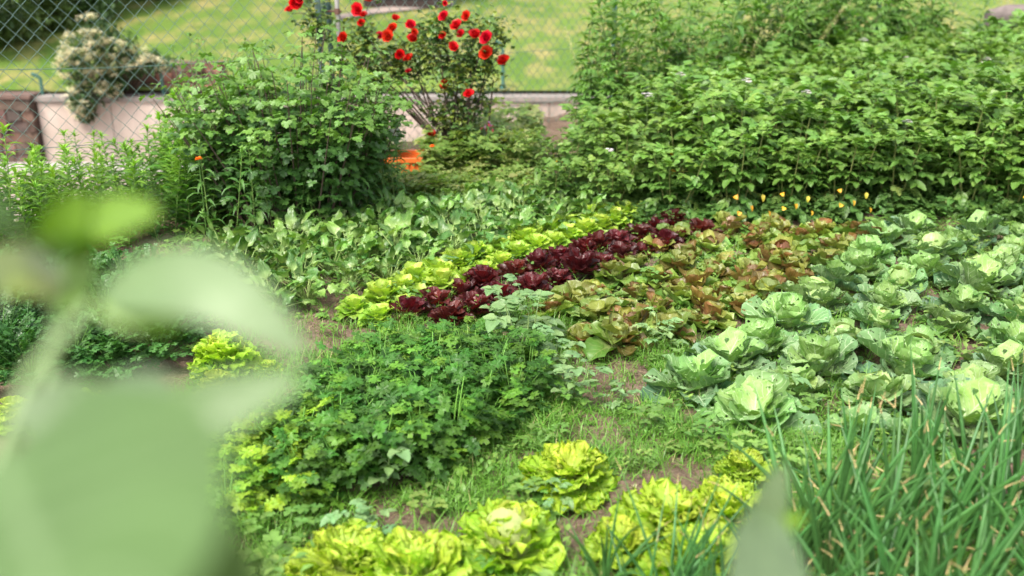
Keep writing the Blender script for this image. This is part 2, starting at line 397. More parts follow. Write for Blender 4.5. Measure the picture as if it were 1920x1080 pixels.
mb = MB(); X, Y, F = ggrid(-45, 45, WY + .25, 110, .5)
mb.add(np.stack([X, Y, mz(X, Y)], -1).reshape(-1, 3), F)
tag(mb.obj('meadow', M_mead), kind='structure')

# retaining wall: a rendered pink length and a rough stone length
M_wall = solid('pink_render', (.56, .46, .405), .9, (.25, .19, .155), .9, .3, detail=9)
xs0, _, _ = aty(78, 250, WY)
w = empty('retaining_wall', (0, WY, ROADZ))
mb = MB()
for k in range(22):
    x0 = xs0 + k * 1.1; box(mb, x0 + .006, x0 + 1.094, 0, .35, -.1, ROADZ * -1 - .76 - 0.05 + .012 * (k % 3), C=jit((1, 1, 1), .05, .02))
o = mb.obj('wall_face', M_wall, w, smooth=False)
mb = MB(); box(mb, xs0 - .02, xs0 + 24.2, -.04, .4, .93, 1.0, C=(.75, .78, .8)); mb.obj('coping', solid('coping_concrete', (.27, .235, .215), .9, scale=4, detail=8), w, smooth=False)
tag(w, 'long pink rendered retaining wall below the meadow, across the road', 'wall')
def weather(m):
    nt = m.node_tree; b = nt.nodes['Principled BSDF']; src = b.inputs['Base Color'].links[0].from_socket
    tc = N(nt, 'ShaderNodeTexCoord'); mp = N(nt, 'ShaderNodeMapping'); mp.inputs['Scale'].default_value = (3.2, 1, .35)
    n = N(nt, 'ShaderNodeTexNoise'); n.inputs['Scale'].default_value = 1.6; n.inputs['Detail'].default_value = 7
    nt.links.new(tc.outputs['Object'], mp.inputs[0]); nt.links.new(mp.outputs[0], n.inputs[0])
    nt.links.new(mixc(nt, mth(nt, 'MULTIPLY', mth(nt, 'SUBTRACT', n.outputs[0], .5), 3.5, clamp=True), src, (.3, .25, .21)), b.inputs['Base Color'])
weather(M_wall)
M_stone = solid('brown_stone', (.2, .12, .095), .9, (.10, .065, .055), 5, .7, detail=8, attr=True, dist=.04)
w = empty('stone_wall', (0, WY - .12, ROADZ)); mb = MB()
for r in range(6):
    x = xs0 - 7 + (r % 2) * .12
    while x < xs0 - .05:
        l = min(rnd.uniform(.16, .34), xs0 - .01 - x)
        if l < .05: break
        V = np.array([[a, b, c] for a in (x, x + l - .015) for b in (rnd.uniform(-.04, .01), .4) for c in (r * .165, r * .165 + .15)])
        V += RS.uniform(-.012, .012, V.shape)
        mb.add(V, [[0, 1, 3, 2], [4, 6, 7, 5], [0, 4, 5, 1], [2, 3, 7, 6], [0, 2, 6, 4], [1, 5, 7, 3]], None, jit((.75, .72, .7), .4, .10)); x += l
box(mb, xs0 - 7, xs0 - .02, .02, .38, 0, .985, C=(.5, .5, .5))
mb.obj('stone_courses', M_stone, w, smooth=False)
mb = MB(); box(mb, xs0 - 7.02, xs0 - .01, -.06, .42, .992, 1.04, C=(.9, .9, .9)); mb.obj('coping', M_stone, w, smooth=False)
tag(w, 'dark brown rough stone wall adjoining the pink rendered wall', 'wall')
# rough stone band behind the wall top
w = empty('low_stone_wall', (0, WY + .45, 0)); mb = MB()
xa, _, _ = aty(232, 150, WY + .5); xb, _, _ = aty(402, 150, WY + .5)
for r in range(3):
    x = xa
    while x < xb:
        l = rnd.uniform(.12, .3)
        V = np.array([[a, b, c] for a in (x, x + l - .01) for b in (rnd.uniform(-.05, .02), .3) for c in (-.72 + r * .15, -.72 + r * .15 + .14)]); V += RS.uniform(-.014, .014, V.shape)
        mb.add(V, [[0, 1, 3, 2], [4, 6, 7, 5], [0, 4, 5, 1], [2, 3, 7, 6], [0, 2, 6, 4], [1, 5, 7, 3]], None, jit((.95, .78, .72), .4, .12)); x += l
mb.obj('stone_courses', M_stone, w, smooth=False)
tag(w, 'low reddish brown stone wall on top of the retaining wall by the elder', 'wall')
# pale kerb along the road foot
mb = MB(); x0, y0, z0 = aty(-60, 302, 14.2); x1, _, _ = aty(360, 302, 14.2)
box(mb, x0, x1, 14.15, 14.3, ROADZ - .02, ROADZ + .10); box(mb, x0, x1, 14.3, 14.9, ROADZ - .02, ROADZ + .03)
tag(mb.obj('kerb', solid('pale_concrete', (.42, .39, .37), .85, scale=6), smooth=False), kind='structure')

# posts along the wall top, with bent heads
M_green = solid('green_paint', (.05, .16, .13), .4, (.04, .12, .10), 30, .05)
for px, y0, y1, lab in ((82, 138, 182, 'slim green post with bent head standing on the wall, near the stone wall'),
                        (308, 128, 182, 'slim green post at the end of the low stone wall'),
                        (943, 76, 158, 'slim green post with bent head above the wall behind the roses')):
    x, y, z = aty(px, y1 + 6, WY + .2); _, _, zt = aty(px, y0, WY + .2)
    e = empty('wall_post', (x, y, z)); mb = MB(); h = zt - z
    P = [(0, 0, 0), (0, 0, h * .4), (0, 0, h * .82), (-.05, -.02, h * .95), (-.11, -.04, h)]
    mb.addT(tube(P, .026, 8), I3, (0, 0, 0)); mb.obj('shaft', M_green, e)
    mb = MB(); mb.addT(tube([(0, 0, -.02), (0, 0, .03)], .05, 8), I3, (0, 0, 0)); mb.obj('foot', M_green, e)
    tag(e, lab, 'post', 'posts along the wall top')

# ------------------------------------------------------------------ chain-link fence
M_wire = solid('plastic_coated_wire', (.17, .27, .25), .35, (.13, .22, .2), 40, .05)
def chain_fence(p0, p1, zdrop, H, label, post_at, z0=.0, cell=.102, wr=.0021):
    p0 = np.array(p0); p1 = np.array(p1); d = p1 - p0; Lf = np.hypot(*d); d /= Lf; nrm = np.array([-d[1], d[0]])
    e = empty('chain_link_fence', (p0[0], p0[1], 0))
    def pos(s, z, off=0):
        return np.stack([d[0] * s + nrm[0] * off, d[1] * s + nrm[1] * off, z + z0 - zdrop * s], -1)
    mb = MB(); h = cell / 2; n = int(Lf / h)
    k = int(H / h)
    for i in range(n):            # each wire zigzags up one column, hooked to its neighbour
        t = np.arange(k + 1); zz = t * h
        s = i * h + np.where((t + i) % 2 == 0, 0, h)
        # small dwell at the crossings
        P = pos(s + 0.0, zz, np.where((t + i) % 2 == 0, .002, -.002)) 
        P = P + RS.normal(0, .0016, P.shape)
        if (i % 9) == 0: P[:, 2] += .003
        mb.addT(tube(P, wr, 4, C=jit((1, 1, 1), .15)), I3, (0, 0, 0))
    mb.obj('wire_mesh', M_wire, e)
    for zz in (.06, .52, .98, 1.45):
        if zz > H: continue
        s = np.linspace(0, Lf, 40); P = pos(s, zz + .012 * np.sin(s * 2.1), .004 + 0 * s)
        mb = MB(); mb.addT(tube(P, .0026, 5), I3, (0, 0, 0)); mb.obj('tension_wire', M_wire, e)
    for s, c in post_at:
        b = pos(np.array([s]), np.array([0.]), .035)[0]
        mb = MB(); mb.addT(tube([(b[0], b[1], -.4 - zdrop * s), (b[0], b[1], b[2] + H + .05)], .021, 10, C=c), I3, (0, 0, 0))
        o = mb.obj('post', solid('fence_post_paint', (.2, .3, .29), .4, (.14, .22, .22), 30, .1, attr=True), e)
        mb = MB(); mb.addT(tube([(b[0], b[1], b[2] + H + .045), (b[0], b[1], b[2] + H + .06), (b[0], b[1], b[2] + H + .075)], [.024, .024, .005], 10), I3, (0, 0, 0)); mb.obj('cap', M_green, o)
    tag(e, label, 'fence', 'chain link fences round the garden'); return e
# post positions along the line that project to px 610 and px 1155
def s_for(px):
    best = min(np.arange(0, 9, .01), key=lambda s: abs(topx(FA[0] + FD[0] * s, FA[1] + FD[1] * s, .8)[0] - px)); return float(best)
s1, s2 = s_for(608), s_for(1158)
Lf = s2 + .02
P1 = FA + FD * Lf
chain_fence(FA - FD * 1.2, P1, .06, 2.1, 'green chain link fence running behind the currant bush and the red roses', [(s1 + 1.2, (1, 1, 1)), (s2 + 1.2, (.5, .75, .85))], z0=.04)
chain_fence(P1, (7.6, 12.6), .0, 1.7, 'chain link fence behind the tall weeds and the potato bed', [(3.2, (.6, .8, .8)), (6.2, (.6, .8, .8))], z0=-.4)

# grey pole beside the fence post, with a clamp
b = FA + FD * (s1 + .0); x, y, _ = aty(637, 100, b[1] + .02)
e = empty('metal_pole', (x, y, G(x, y))); mb = MB()
mb.addT(tube([(0, 0, -.1), (0, 0, 1.05), (.002, 0, 1.9)], .016, 12), I3, (0, 0, 0)); mb.obj('tube', solid('galvanised_steel', (.45, .43, .42), .5, (.3, .28, .27), 15, .15, metal=.3), e)
mb = MB(); mb.addT(tube([(0, 0, 1.19), (0, 0, 1.33)], .024, 12), I3, (0, 0, 0)); mb.obj('sleeve', solid('pale_plastic', (.55, .5, .46), .6), e)
mb = MB(); mb.addT(tube([(-.1, .01, 1.08), (0, 0, 1.08), (.03, 0, 1.08)], .007, 8), I3, (0, 0, 0)); mb.addT(tube([(0, 0, 1.06), (0, 0, 1.10)], .021, 12), I3, (0, 0, 0)); mb.obj('clamp', solid('rusty_iron', (.16, .08, .06), .8), e)
tag(e, 'slim grey metal pole with a pale sleeve clamped beside the fence post', 'pole')
x, y, _ = aty(621, 100, b[1] + .35); e = empty('dark_post', (x, y, -.4)); mb = MB()
mb.addT(tube([(0, 0, 0), (0, 0, 1), (0, 0, 2.2)], .02, 10), I3, (0, 0, 0)); mb.obj('shaft', solid('dark_green_paint', (.02, .05, .045), .4), e)
tag(e, 'dark green post standing just behind the grey metal pole', 'post')

# ------------------------------------------------------------------ beyond the fence
# orange plastic crate on the road side
def orange_crate():
    yb = 7.0; x0, _, zt = aty(700, 289, yb); x1, _, _ = aty(792, 291, yb); zg = G((x0 + x1) / 2, yb) - .01
    e = empty('orange_crate', ((x0 + x1) / 2, yb, zg)); h = max(.12, zt - zg); w = (x1 - x0) / 2
    M = solid('orange_plastic', (.85, .2, .04), .45, (.75, .16, .03), 8, .05)
    mb = MB()
    for sx in (-1, 1): box(mb, sx * w - .015, sx * w + .015, -.13, .13, .0, h - .03)
    for sy in (-1, 1): box(mb, -w + .016, w - .016, sy * .115 - .014, sy * .115 + .014, .0, h - .03)
    box(mb, -w + .016, w - .016, -.1, .1, .0, .02); mb.obj('body', M, e, smooth=False)
    mb = MB()
    for sy in (-1, 1): box(mb, -w - .03, w + .03, sy * .135 - .015, sy * .135 + .015, h - .029, h)
    for sx in (-1, 1): box(mb, sx * (w + .015) - .02, sx * (w + .015) + .02, -.119, .119, h - .028, h)
    mb.obj('rim', M, e, smooth=False); mb = MB()
    for k in range(7):
        x = -w + .06 + k * (2 * w - .12) / 6; box(mb, x - .012, x + .012, -.1405, -.1305, .02, h - .031)
    mb.obj('rib', M, e, smooth=False)
    tag(e, 'low orange plastic crate on the ground between currant bush and roses', 'crate')
orange_crate()
# dark timber shed at the meadow's far side
def shed():
    _, yb, _ = meadow_at(765, 16); x0, _, zb = aty(684, 12, yb); x1, _, _ = aty(832, 12, yb)
    e = empty('timber_shed', ((x0 + x1) / 2, yb, zb)); w = (x1 - x0) / 2
    M = solid('dark_timber', (.03, .017, .014), .8, (.012, .008, .007), 6, .3, attr=True)
    mb = MB(); n = 16
    for k in range(n):
        a = -w + k * 2 * w / n; box(mb, a + .006, a + 2 * w / n - .006, rnd.uniform(-.01, .01), .06, .12, 2.2, C=jit((1, 1, 1), .4))
    for sx in (-1, 1): box(mb, sx * w - .03, sx * w + .03, .061, 2.2, .12, 2.2)
    box(mb, -w + .031, w - .031, 2.1, 2.2, .12, 2.2)
    mb.obj('wall', M, e, smooth=False)
    mb = MB(); box(mb, -w - .02, w + .02, -.05, 2.25, -.3, .118); mb.obj('plinth', solid('shed_stone', (.04, .025, .022), .9), e, smooth=False)
    mb = MB(); box(mb, -.45, .45, -.04, -.012, .13, 1.95, C=(.7, .7, .7)); d = mb.obj('door', M, e, smooth=False)
    mb = MB(); mb.addT(tube([(.36, -.06, .95), (.36, -.09, 1.0), (.36, -.09, 1.1), (.36, -.06, 1.15)], .01, 8), I3, (0, 0, 0)); mb.obj('handle', M_green, d)
    mb = MB(); V = np.array([(-w - .3, -.35, 2.2), (w + .3, -.35, 2.2), (w + .3, 2.5, 2.2), (-w - .3, 2.5, 2.2), (-w - .3, 1.1, 2.95), (w + .3, 1.1, 2.95)])
    mb.add(V, [[0, 1, 5, 4], [2, 3, 4, 5]]); mb.add(V, [[0, 4, 3], [1, 2, 5]]); mb.add(V, [[0, 3, 2, 1]])
    mb.obj('roof', solid('roof_tiles', (.12, .05, .04), .8), e, smooth=False)
    tag(e, 'dark timber shed at the far edge of the meadow, above the roses', 'shed')
shed()
mb = MB(); pts = [(635, 30), (700, 18), (850, 2)]; Vp = []
for px, py in pts:
    for dy in (0, 10):
        q = meadow_at(px, py + dy); Vp.append((q[0], q[1], q[2] + .03))
mb.add(Vp, [[0, 1, 3, 2], [2, 3, 5, 4]]); tag(mb.obj('meadow_path', M_road, smooth=False), kind='structure')

# trees: trunk, limbs, leafy crown of small leaf faces
def tree(name, loc, H, R, col, label, n=5200, lsize=.16, low=.1, group='trees beyond the meadow'):
    e = empty(name, loc)
    mb = MB(); P = arc((0, 0, -.2), 0, 1.5, 1.55, H * .8, 6); mb.addT(tube(P, np.linspace(.06 * H / 3, .015, 6), 8), I3, (0, 0, 0))
    cl = []
    for k in range(16):
        a = rnd.uniform(0, 6.28); z = rnd.uniform(low, .95) * H; rr = R * rnd.uniform(.35, .9) * math.sqrt(max(.1, 1 - (z / H) ** 2))
        c = np.array([math.cos(a) * rr, math.sin(a) * rr, z]); cl.append((c, R * rnd.uniform(.28, .5)))
        mb.addT(tube([(0, 0, z * .6), c * .5 + np.array([0, 0, z * .35]), c], [.03, .02, .008], 5), I3, (0, 0, 0))
    mb.obj('trunk', M_bark, e)
    mb = MB(); T = [LT(base=(1, 1, 1), L=1, W=.5, nu=3, nv=3) for _ in range(3)]
    for i in range(n):
        c, r = cl[rnd.randrange(len(cl))]
        d = RS.normal(0, 1, 3); d /= np.linalg.norm(d); p = c + d * r * rnd.uniform(.55, 1.05) * np.array([1, 1, .8])
        mb.addT(T[i % 3], ORI(rnd.uniform(0, 6.28), rnd.uniform(-.8, .6), rnd.uniform(-.6, .6)), p, lsize * rnd.uniform(.7, 1.3), jit(col, .3))
    mb.obj('crown', M_tree, e)
    return tag(e, label, 'tree', group)
M_bark = solid('bark', (.13, .09, .065), .9, (.07, .05, .04), 25, .5)
for px, py, H, R, col, lab in (
    (-60, 108, 2.6, 1.2, (.07, .12, .04), 'dark dense tree at the corner of the meadow behind the fence'),
    (25, 66, 3.0, 1.1, (.11, .18, .05), 'bushy tree second from the corner along the meadow edge'),
    (95, 44, 3.2, 1.1, (.11, .18, .05), 'lighter green tree third along the meadow edge'),
    (160, 22, 3.3, 1.1, (.07, .14, .04), 'green tree fourth along the meadow edge'),
    (222, 6, 3.4, 1.1, (.10, .16, .05), 'olive green tree fifth along the meadow edge'),
    (285, -12, 3.4, 1.1, (.05, .11, .035), 'green tree farthest along the meadow edge'),
    (597, 46, 2.4, .42, (.02, .06, .035), 'narrow dark bush behind the fence post beside the shed')):
    x, y, z = meadow_at(px, py)
    tree('meadow_tree', (x, y, z - .1), H, R, col, lab, n=4600 if R > 1 else 1800, lsize=.15 if R > 1 else .1, low=.02)

# the white-flowering elder hanging over the wall
def elder():
    x, y, z = aty(205, 160, WY + .1); e = empty('elder_bush', (x + .2, y + .25, -.78))
    mb = MB(); cl = []
    spots = [(0, 60, .28), (-30, 95, .3), (35, 90, .28), (-45, 130, .26), (10, 125, .32), (60, 118, .2), (-15, 165, .28), (-40, 190, .18), (-28, 212, .13), (20, 155, .22), (95, 112, .16), (125, 118, .1)]
    for dx, py, r in spots:
        c = np.array(aty(190 + dx, py, WY - .15 + rnd.uniform(-.2, .15))) - np.array(e.location); cl.append((c, r * 1.0))
        mb.addT(tube([(0, 0, 0), c * .5 + np.array([0, 0, .15]), c], [.03, .018, .006], 5), I3, (0, 0, 0))
    mb.obj('branches', M_bark, e)
    mb = MB(); T = [LT(L=1, W=.45, nu=4, nv=3) for _ in range(3)]; fl = MB()
    Tf = [LT(base=(1, 1, 1), L=1, W=.8, nu=3, nv=3, p1=.3) for _ in range(2)]
    for i in range(4200):
        c, r = cl[rnd.randrange(len(cl))]
        d = RS.normal(0, 1, 3); d /= np.linalg.norm(d); p = c + d * r * rnd.uniform(.4, 1.1)
        mb.addT(T[i % 3], ORI(rnd.uniform(0, 6.28), rnd.uniform(-1, .5), rnd.uniform(-.5, .5)), p, rnd.uniform(.06, .1), jit((.035, .085, .025), .3))
    for i in range(150):
        c, r = cl[rnd.randrange(len(cl))]
        d = RS.normal(0, 1, 3); d[1] = -abs(d[1]) - .2; d[0] -= .3; d /= np.linalg.norm(d); p = c + d * r * rnd.uniform(.9, 1.12)
        for j in range(34):
            q = RS.normal(0, .04, 3); fl.addT(Tf[j % 2], ORI(rnd.uniform(0, 6.28), rnd.uniform(-.3, .5)), p + q * np.array([1, .6, .55]), rnd.uniform(.03, .045), jit((.85, .8, .55), .1))
    mb.obj('foliage', M_tree, e); fl.obj('blossom', M_white, e)
    tag(e, 'elder bush full of cream white blossom hanging over the pink wall', 'bush')
elder()
# a grey log beam at the far end of the potato bed
def log():
    x0, y0, z0 = aty(1852, 34, 11.6); e = empty('log_beam', (x0, 11.6, z0)); mb = MB(); P = []
    s = np.linspace(0, 2.4, 12); P = np.stack([s, .05 * s, .05 * s + .01 * np.sin(s * 4)], 1)
    r = np.where(s < .1, .09, .125) * (1 + .05 * np.sin(s * 9)); mb.addT(tube(P, r, 14), I3, (0, 0, 0))
    mb.add([(0, .09 * math.cos(t), .09 * math.sin(t)) for t in np.linspace(0, 2 * np.pi, 14, endpoint=False)], [list(range(14))])
    mb.obj('beam', solid('weathered_wood', (.2, .16, .15), .85, (.1, .08, .075), 12, .6), e)
    for s in (.35, 2.0):
        mb = MB(); mb.addT(tube([(s, .02, -z0 - .5), (s, .02, -.05)], .05, 10), I3, (0, 0, 0)); mb.obj('leg', solid('old_wood', (.2, .16, .14), .85, scale=12), e)
    tag(e, 'weathered grey log beam in front of the fence beyond the potatoes', 'beam')
log()
#SPLIT
# ------------------------------------------------------------------ vegetables
def rosette(nl, Lr, Wr, el0, el1, C_out, C_in, nu=8, nv=9, prof=P_round, bend=(-.2, -1.0), cup=.3, ruf=0, rk=4, ext=0, foot=None, edge_f=None, jitc=.1, serr=0, wob=0, r0=.01, z0=0.01, zup=.0, sizein=.6):
    """leaves spiralling from outside (flat) to inside (upright)"""
    mb = MB(); C_out, C_in = np.array(C_out), np.array(C_in)
    for i in range(nl):
        t = i / (nl - 1); az = i * 2.39996 + rnd.uniform(-.25, .25)
        el = el0 + (el1 - el0) * t + rnd.uniform(-.1, .1)
        c = jit(C_out + (C_in - C_out) * t ** 1.2, jitc)
        sc = 1 + (sizein - 1) * t
        T = LT(base=c, edge=None if edge_f is None else c * np.array(edge_f), foot=foot,
               L=rnd.uniform(*Lr) * sc, W=rnd.uniform(*Wr) * sc, nu=nu, nv=nv, prof=prof, p0=rnd.uniform(0, .15), p1=rnd.uniform(*bend), cup=cup * rnd.uniform(.7, 1.3), ruf=ruf * sc, rk=rk, ext=ext, serr=serr, wob=wob)
        rr = r0 * (1 - t * .7)
        mb.addT(T, ORI(az, el, rnd.uniform(-.15, .15)), (-math.sin(az) * rr, math.cos(az) * rr, z0 + zup * t))
    return mb
def wraphead(R, nl, col, zc, squash=1.0, tight=1.0):
    """a head of leaves wrapped round one another"""
    mb = MB(); nu, nv = 10, 11
    for i in range(nl):
        t = i / max(1, nl - 1); az = i * 2.4 + rnd.uniform(-.2, .2); r = R * (1.12 - .22 * t)
        u = np.linspace(0, 1, nu)[:, None]; v = np.linspace(-1, 1, nv)[None]
        th = np.pi * (.93 - u * (.80 + .08 * t)) + 0 * v
        wd = 1.35 * (.35 + .65 * np.sin(np.pi * np.clip(u * 1.0, 0, 1)) ** .6)
        a = az + v * wd
        e = np.maximum(np.abs(v) ** 4 + 0 * u, np.clip((u - .75) / .25, 0, 1) ** 2 + 0 * v)
        rr = r * (1 + (.16 - .1 * t) * e + .02 * np.sin(a * 7 + u * 9))
        x = rr * np.sin(th) * np.sin(a); y = rr * np.sin(th) * np.cos(a); z = zc + rr * np.cos(th) * squash
        V = np.stack([x, y, z + 0 * x], -1).reshape(-1, 3)
        uv = np.stack([(v + 1) / 2 + 0 * u, u + 0 * v], -1).reshape(-1, 2)
        mb.add(V, gridF(nu, nv), uv, jit(col * np.array([1 + .25 * t, 1 + .15 * t, 1]), .06))
    return mb
def gridspec(name, n, f): return [proto(name, f(i)) for i in range(n)]

def cabbage(i):
    g_ = [(.095, .19, .085), (.125, .235, .08), (.085, .17, .09)][i % 3]
    out = rosette(16, (.16, .27), (.16, .26), -.05, 1.25, g_, (.25, .39, .10), nu=12, nv=15, bend=(-.1, -1.1), cup=.5, ruf=.013, rk=5, ext=.009, wob=.007, foot=(.38, .5, .26), edge_f=(.95, 1.02, 1.1), zup=.03, sizein=.72, r0=.03, jitc=.16)
    parts = [('outer_leaves', out.mesh('outer_leaves', M_cab))]
    if i in (0, 3): parts.append(('head', wraphead(.075 * rnd.uniform(.9, 1.1), 7, np.array((.3, .43, .15)), .095, 1.15).mesh('head', M_cabh)))
    elif i in (1, 5):
        parts.append(('head', wraphead(.05, 6, np.array((.24, .38, .12)), .09, 1.2).mesh('head', M_cabh)))
    return parts
CAB = gridspec('cabbage', 7, cabbage)
def radic(i):
    go = [(.12, .26, .04), (.16, .32, .045), (.21, .36, .08)][i % 3]
    out = rosette(18, (.11, .17), (.085, .13), .1, 1.25, go, (.24, .25, .05), nu=10, nv=13, bend=(-.1, -1.3), cup=.5, ruf=.009, rk=5, ext=.004, wob=.006, foot=(.36, .42, .16), zup=.02, sizein=.7, jitc=.25, r0=.02)
    for j in range(15):
        if rnd.random() < (.03 + .022 * j): out.C[j] = out.C[j] * np.array([.85, .38, .6])
    parts = [('outer_leaves', out.mesh('outer_leaves', M_rad))]
    if i % 2 == 0: parts.append(('heart', wraphead(.042 * rnd.uniform(.85, 1.1), 5, np.array([(.2, .24, .06), (.2, .12, .05), (.22, .09, .045)][(i // 2) % 3]), .055, 1.3).mesh('heart', M_rad)))
    return parts
RAD = gridspec('mottled_lettuce', 9, radic)
def redl(i):
    out = rosette(26, (.09, .14), (.055, .08), .35, 1.4, (.06, .02, .02), (.10, .014, .014), nu=10, nv=13, prof=P_strap, bend=(-.1, -1.1), cup=.6, ruf=.008, rk=5, ext=.004, wob=.002, foot=(.16, .05, .04), zup=.02, sizein=.9, jitc=.3, r0=.025)
    return [('leaves', out.mesh('leaves', M_red))]
RED = gridspec('red_lettuce', 4, redl)
def grl(i):
    out = rosette(30, (.07, .105), (.055, .08), .2, 1.4, (.26, .43, .05), (.42, .56, .08), nu=7, nv=7, bend=(-.3, -1.2), cup=.35, ruf=.006, rk=4, foot=(.5, .6, .2), zup=.035, sizein=.75, jitc=.15, r0=.03)
    return [('leaves', out.mesh('leaves', M_let))]
GRL = gridspec('green_lettuce', 4, grl)
def batavia(i):
    out = rosette(28, (.12, .18), (.12, .17), .15, 1.35, (.31, .49, .035), (.52, .66, .10), nu=20, nv=45, bend=(0, -1.0), cup=.25, ruf=.012, rk=8, ext=.014, wob=.004, foot=(.62, .7, .3), edge_f=(1.12, 1.05, .8), zup=.05, sizein=.62, jitc=.1, r0=.02)
    parts = [('leaves', out.mesh('leaves', M_bat))]
    if i == 0:
        h = wraphead(.05, 5, np.array((.62, .68, .28)), .10, 1.25); parts.append(('heart', h.mesh('heart', M_bat)))
    return parts
BAT = gridspec('curly_lettuce', 4, batavia)
def lollo(i):
    out = rosette(46, (.07, .11), (.07, .10), .05, 1.4, (.32, .50, .035), (.52, .64, .07), nu=12, nv=27, bend=(-.3, -1.2), cup=.2, ruf=.010, rk=6, ext=.010, zup=.07, sizein=.7, r0=.03)
    return [('leaves', out.mesh('leaves', M_bat))]
LOL = gridspec('yellow_lettuce', 2, lollo)
def spinach(i):
    st, lf = MB(), MB()
    for k in range(25):
        az = k * 2.4 + rnd.uniform(-.4, .4); el = rnd.uniform(.6, 1.45); Ls = rnd.uniform(.07, .17)
        P = arc((rnd.uniform(-.02, .02), rnd.uniform(-.02, .02), 0), az, el, el - rnd.uniform(0, .4), Ls, 5)
        st.addT(tube(P, np.linspace(.004, .002, 5), 5, C=(.3, .42, .13)), I3, (0, 0, 0))
        T = LT(base=jit((.07, .175, .03) if rnd.random() < .6 else (.14, .28, .045), .25), L=rnd.uniform(.065, .115), W=rnd.uniform(.04, .065), nu=8, nv=7, prof=P_spade, p0=.1, p1=rnd.uniform(-2.0, -.4), cup=rnd.uniform(-.3, .5), ruf=.007, rk=4, wob=.006, foot=(.32, .45, .15))
        lf.addT(T, ORI(az + rnd.uniform(-.5, .5), el - rnd.uniform(.1, .5), rnd.uniform(-.7, .7)), P[-1])
    return [('stalks', st.mesh('stalks', M_stem)), ('foliage', lf.mesh('foliage', M_spi))]
SPI = gridspec('spinach_plant', 6, spinach)

def potleaf():
    """a compound potato leaf, 0.2 m long: rachis plus leaflets"""
    mb = MB(); P = arc((0, 0, 0), 0, .35, rnd.uniform(-.3, .1), .15, 6)
    mb.addT(tube(P, np.linspace(.0022, .001, 6), 4, C=(1.4, 1.2, 1.3)), I3, (0, 0, 0))
    def lf(L, p, az, el, ro): mb.addT(LT(base=jit((1, 1, 1), .12), L=L, W=L * rnd.uniform(.68, .82), nu=6, nv=5, prof=P_spade, p0=0, p1=rnd.uniform(-.7, .1), cup=rnd.uniform(.1, .4), ruf=.002, rk=3), ORI(az, el, ro), p)
    lf(rnd.uniform(.078, .1), P[-1], rnd.uniform(-.2, .2), -.3, 0)
    for i, k in enumerate((4, 3, 1)):
        s = (.074, .07, .05)[i]
        for sd in (-1, 1): lf(s * rnd.uniform(.85, 1.15), P[k] + (P[min(k + 1, 5)] - P[k]) * rnd.uniform(0, .5), sd * rnd.uniform(.8, 1.3), -.1 + rnd.uniform(-.2, .2), sd * rnd.uniform(-.1, .3))
    return mb.tpl()
PL = [potleaf() for _ in range(7)]
def flower5(mb, p, r, c=(.82, .78, .82), cc=(.8, .5, .05), az=0, el=.3):
    for k in range(5):
        mb.addT(LT(base=c, L=r, W=r * .85, nu=4, nv=3, prof=P_spade, p0=.35, p1=-.3), RZ(az) @ RX(el) @ RZ(k * 1.2566), p)
    mb.addT(LT(base=cc, L=r * .35, W=r * .3, nu=3, nv=3, p1=0), RZ(az) @ RX(el + 1.3), p)
def potato(i, H=.62):
    st, lf = MB(), MB(); tops = []
    for k in range(6):
        az = k * 1.05 + rnd.uniform(-.3, .3); h = H * rnd.uniform(.82, 1.06)
        P = arc((-math.sin(az) * .03, math.cos(az) * .03, 0), az, rnd.uniform(1.15, 1.3), rnd.uniform(1.25, 1.5), h, 9)
        st.addT(tube(P, np.linspace(.007, .0035, 9), 5, C=(.2, .22, .07)), I3, (0, 0, 0)); tops.append(P[-1])
        for j in range(1, 9):
            for q in range(3 if j > 3 else 2):
                a = j * 2.4 + q * 3.0 + k + rnd.uniform(-.4, .4); t = j / 8
                c = jit((.08 + .055 * t, .18 + .075 * t, .038), .14)
                if t < .45 and rnd.random() < .3: c = jit((.2, .28, .06), .1)
                lf.addT(PL[rnd.randrange(7)], ORI(a, rnd.uniform(-.25, .4) - (.5 if t < .4 else 0) + (.35 if t > .95 else 0), rnd.uniform(-.3, .3)), P[j] + RS.normal(0, .008, 3), rnd.uniform(.66, .95), c)
        for q in range(9): lf.addT(PL[rnd.randrange(7)], ORI(rnd.uniform(0, 6.28), rnd.uniform(-.5, .2)), P[1] * rnd.uniform(.4, 2.4), rnd.uniform(.7, 1.1), jit((.11, .22, .05), .15))
        for q in range(3): lf.addT(PL[rnd.randrange(7)], ORI(q * 2.1 + k, rnd.uniform(.3, .9)), P[-1], rnd.uniform(.45, .7), jit((.17, .31, .05), .1))
    parts = [('stems', st.mesh('stems', M_stem)), ('foliage', lf.mesh('foliage', M_pot))]
    if i in (1, 4):
        f = MB(); p = np.array([0, 0, H * .99]); f.addT(tube([p - np.array([0, 0, .3]), p, p + np.array([0, .005, .11])], .0018, 4, C=(.2, .3, .1)), I3, (0, 0, 0))
        for q in range(5): flower5(f, p + np.array([rnd.uniform(-.03, .03), rnd.uniform(-.025, .01), .11 + rnd.uniform(-.015, .015)]), .023, az=rnd.uniform(-1, 1) + 3.14, el=rnd.uniform(-.2, .9))
        parts.append(('flower', f.mesh('flower', M_white)))
    if i in (2, 5):
        y = MB()
        for q in range(5):
            a = rnd.uniform(2.2, 4.1); y.addT(LT(base=jit((.72, .40, .02) if q else (.5, .42, .05), .2), L=rnd.uniform(.03, .06), W=rnd.uniform(.025, .042), nu=6, nv=5, prof=P_spade, p1=-.8, cup=.3), ORI(a, rnd.uniform(-1.1, -.3), rnd.uniform(-.5, .5)), (rnd.uniform(-.22, .22), -.33 + rnd.uniform(-.04, .05), rnd.uniform(.08, .32)))
        parts.append(('yellow_leaves', y.mesh('yellow_leaves', M_pot)))
    return parts
POT = gridspec('potato_plant', 7, potato)
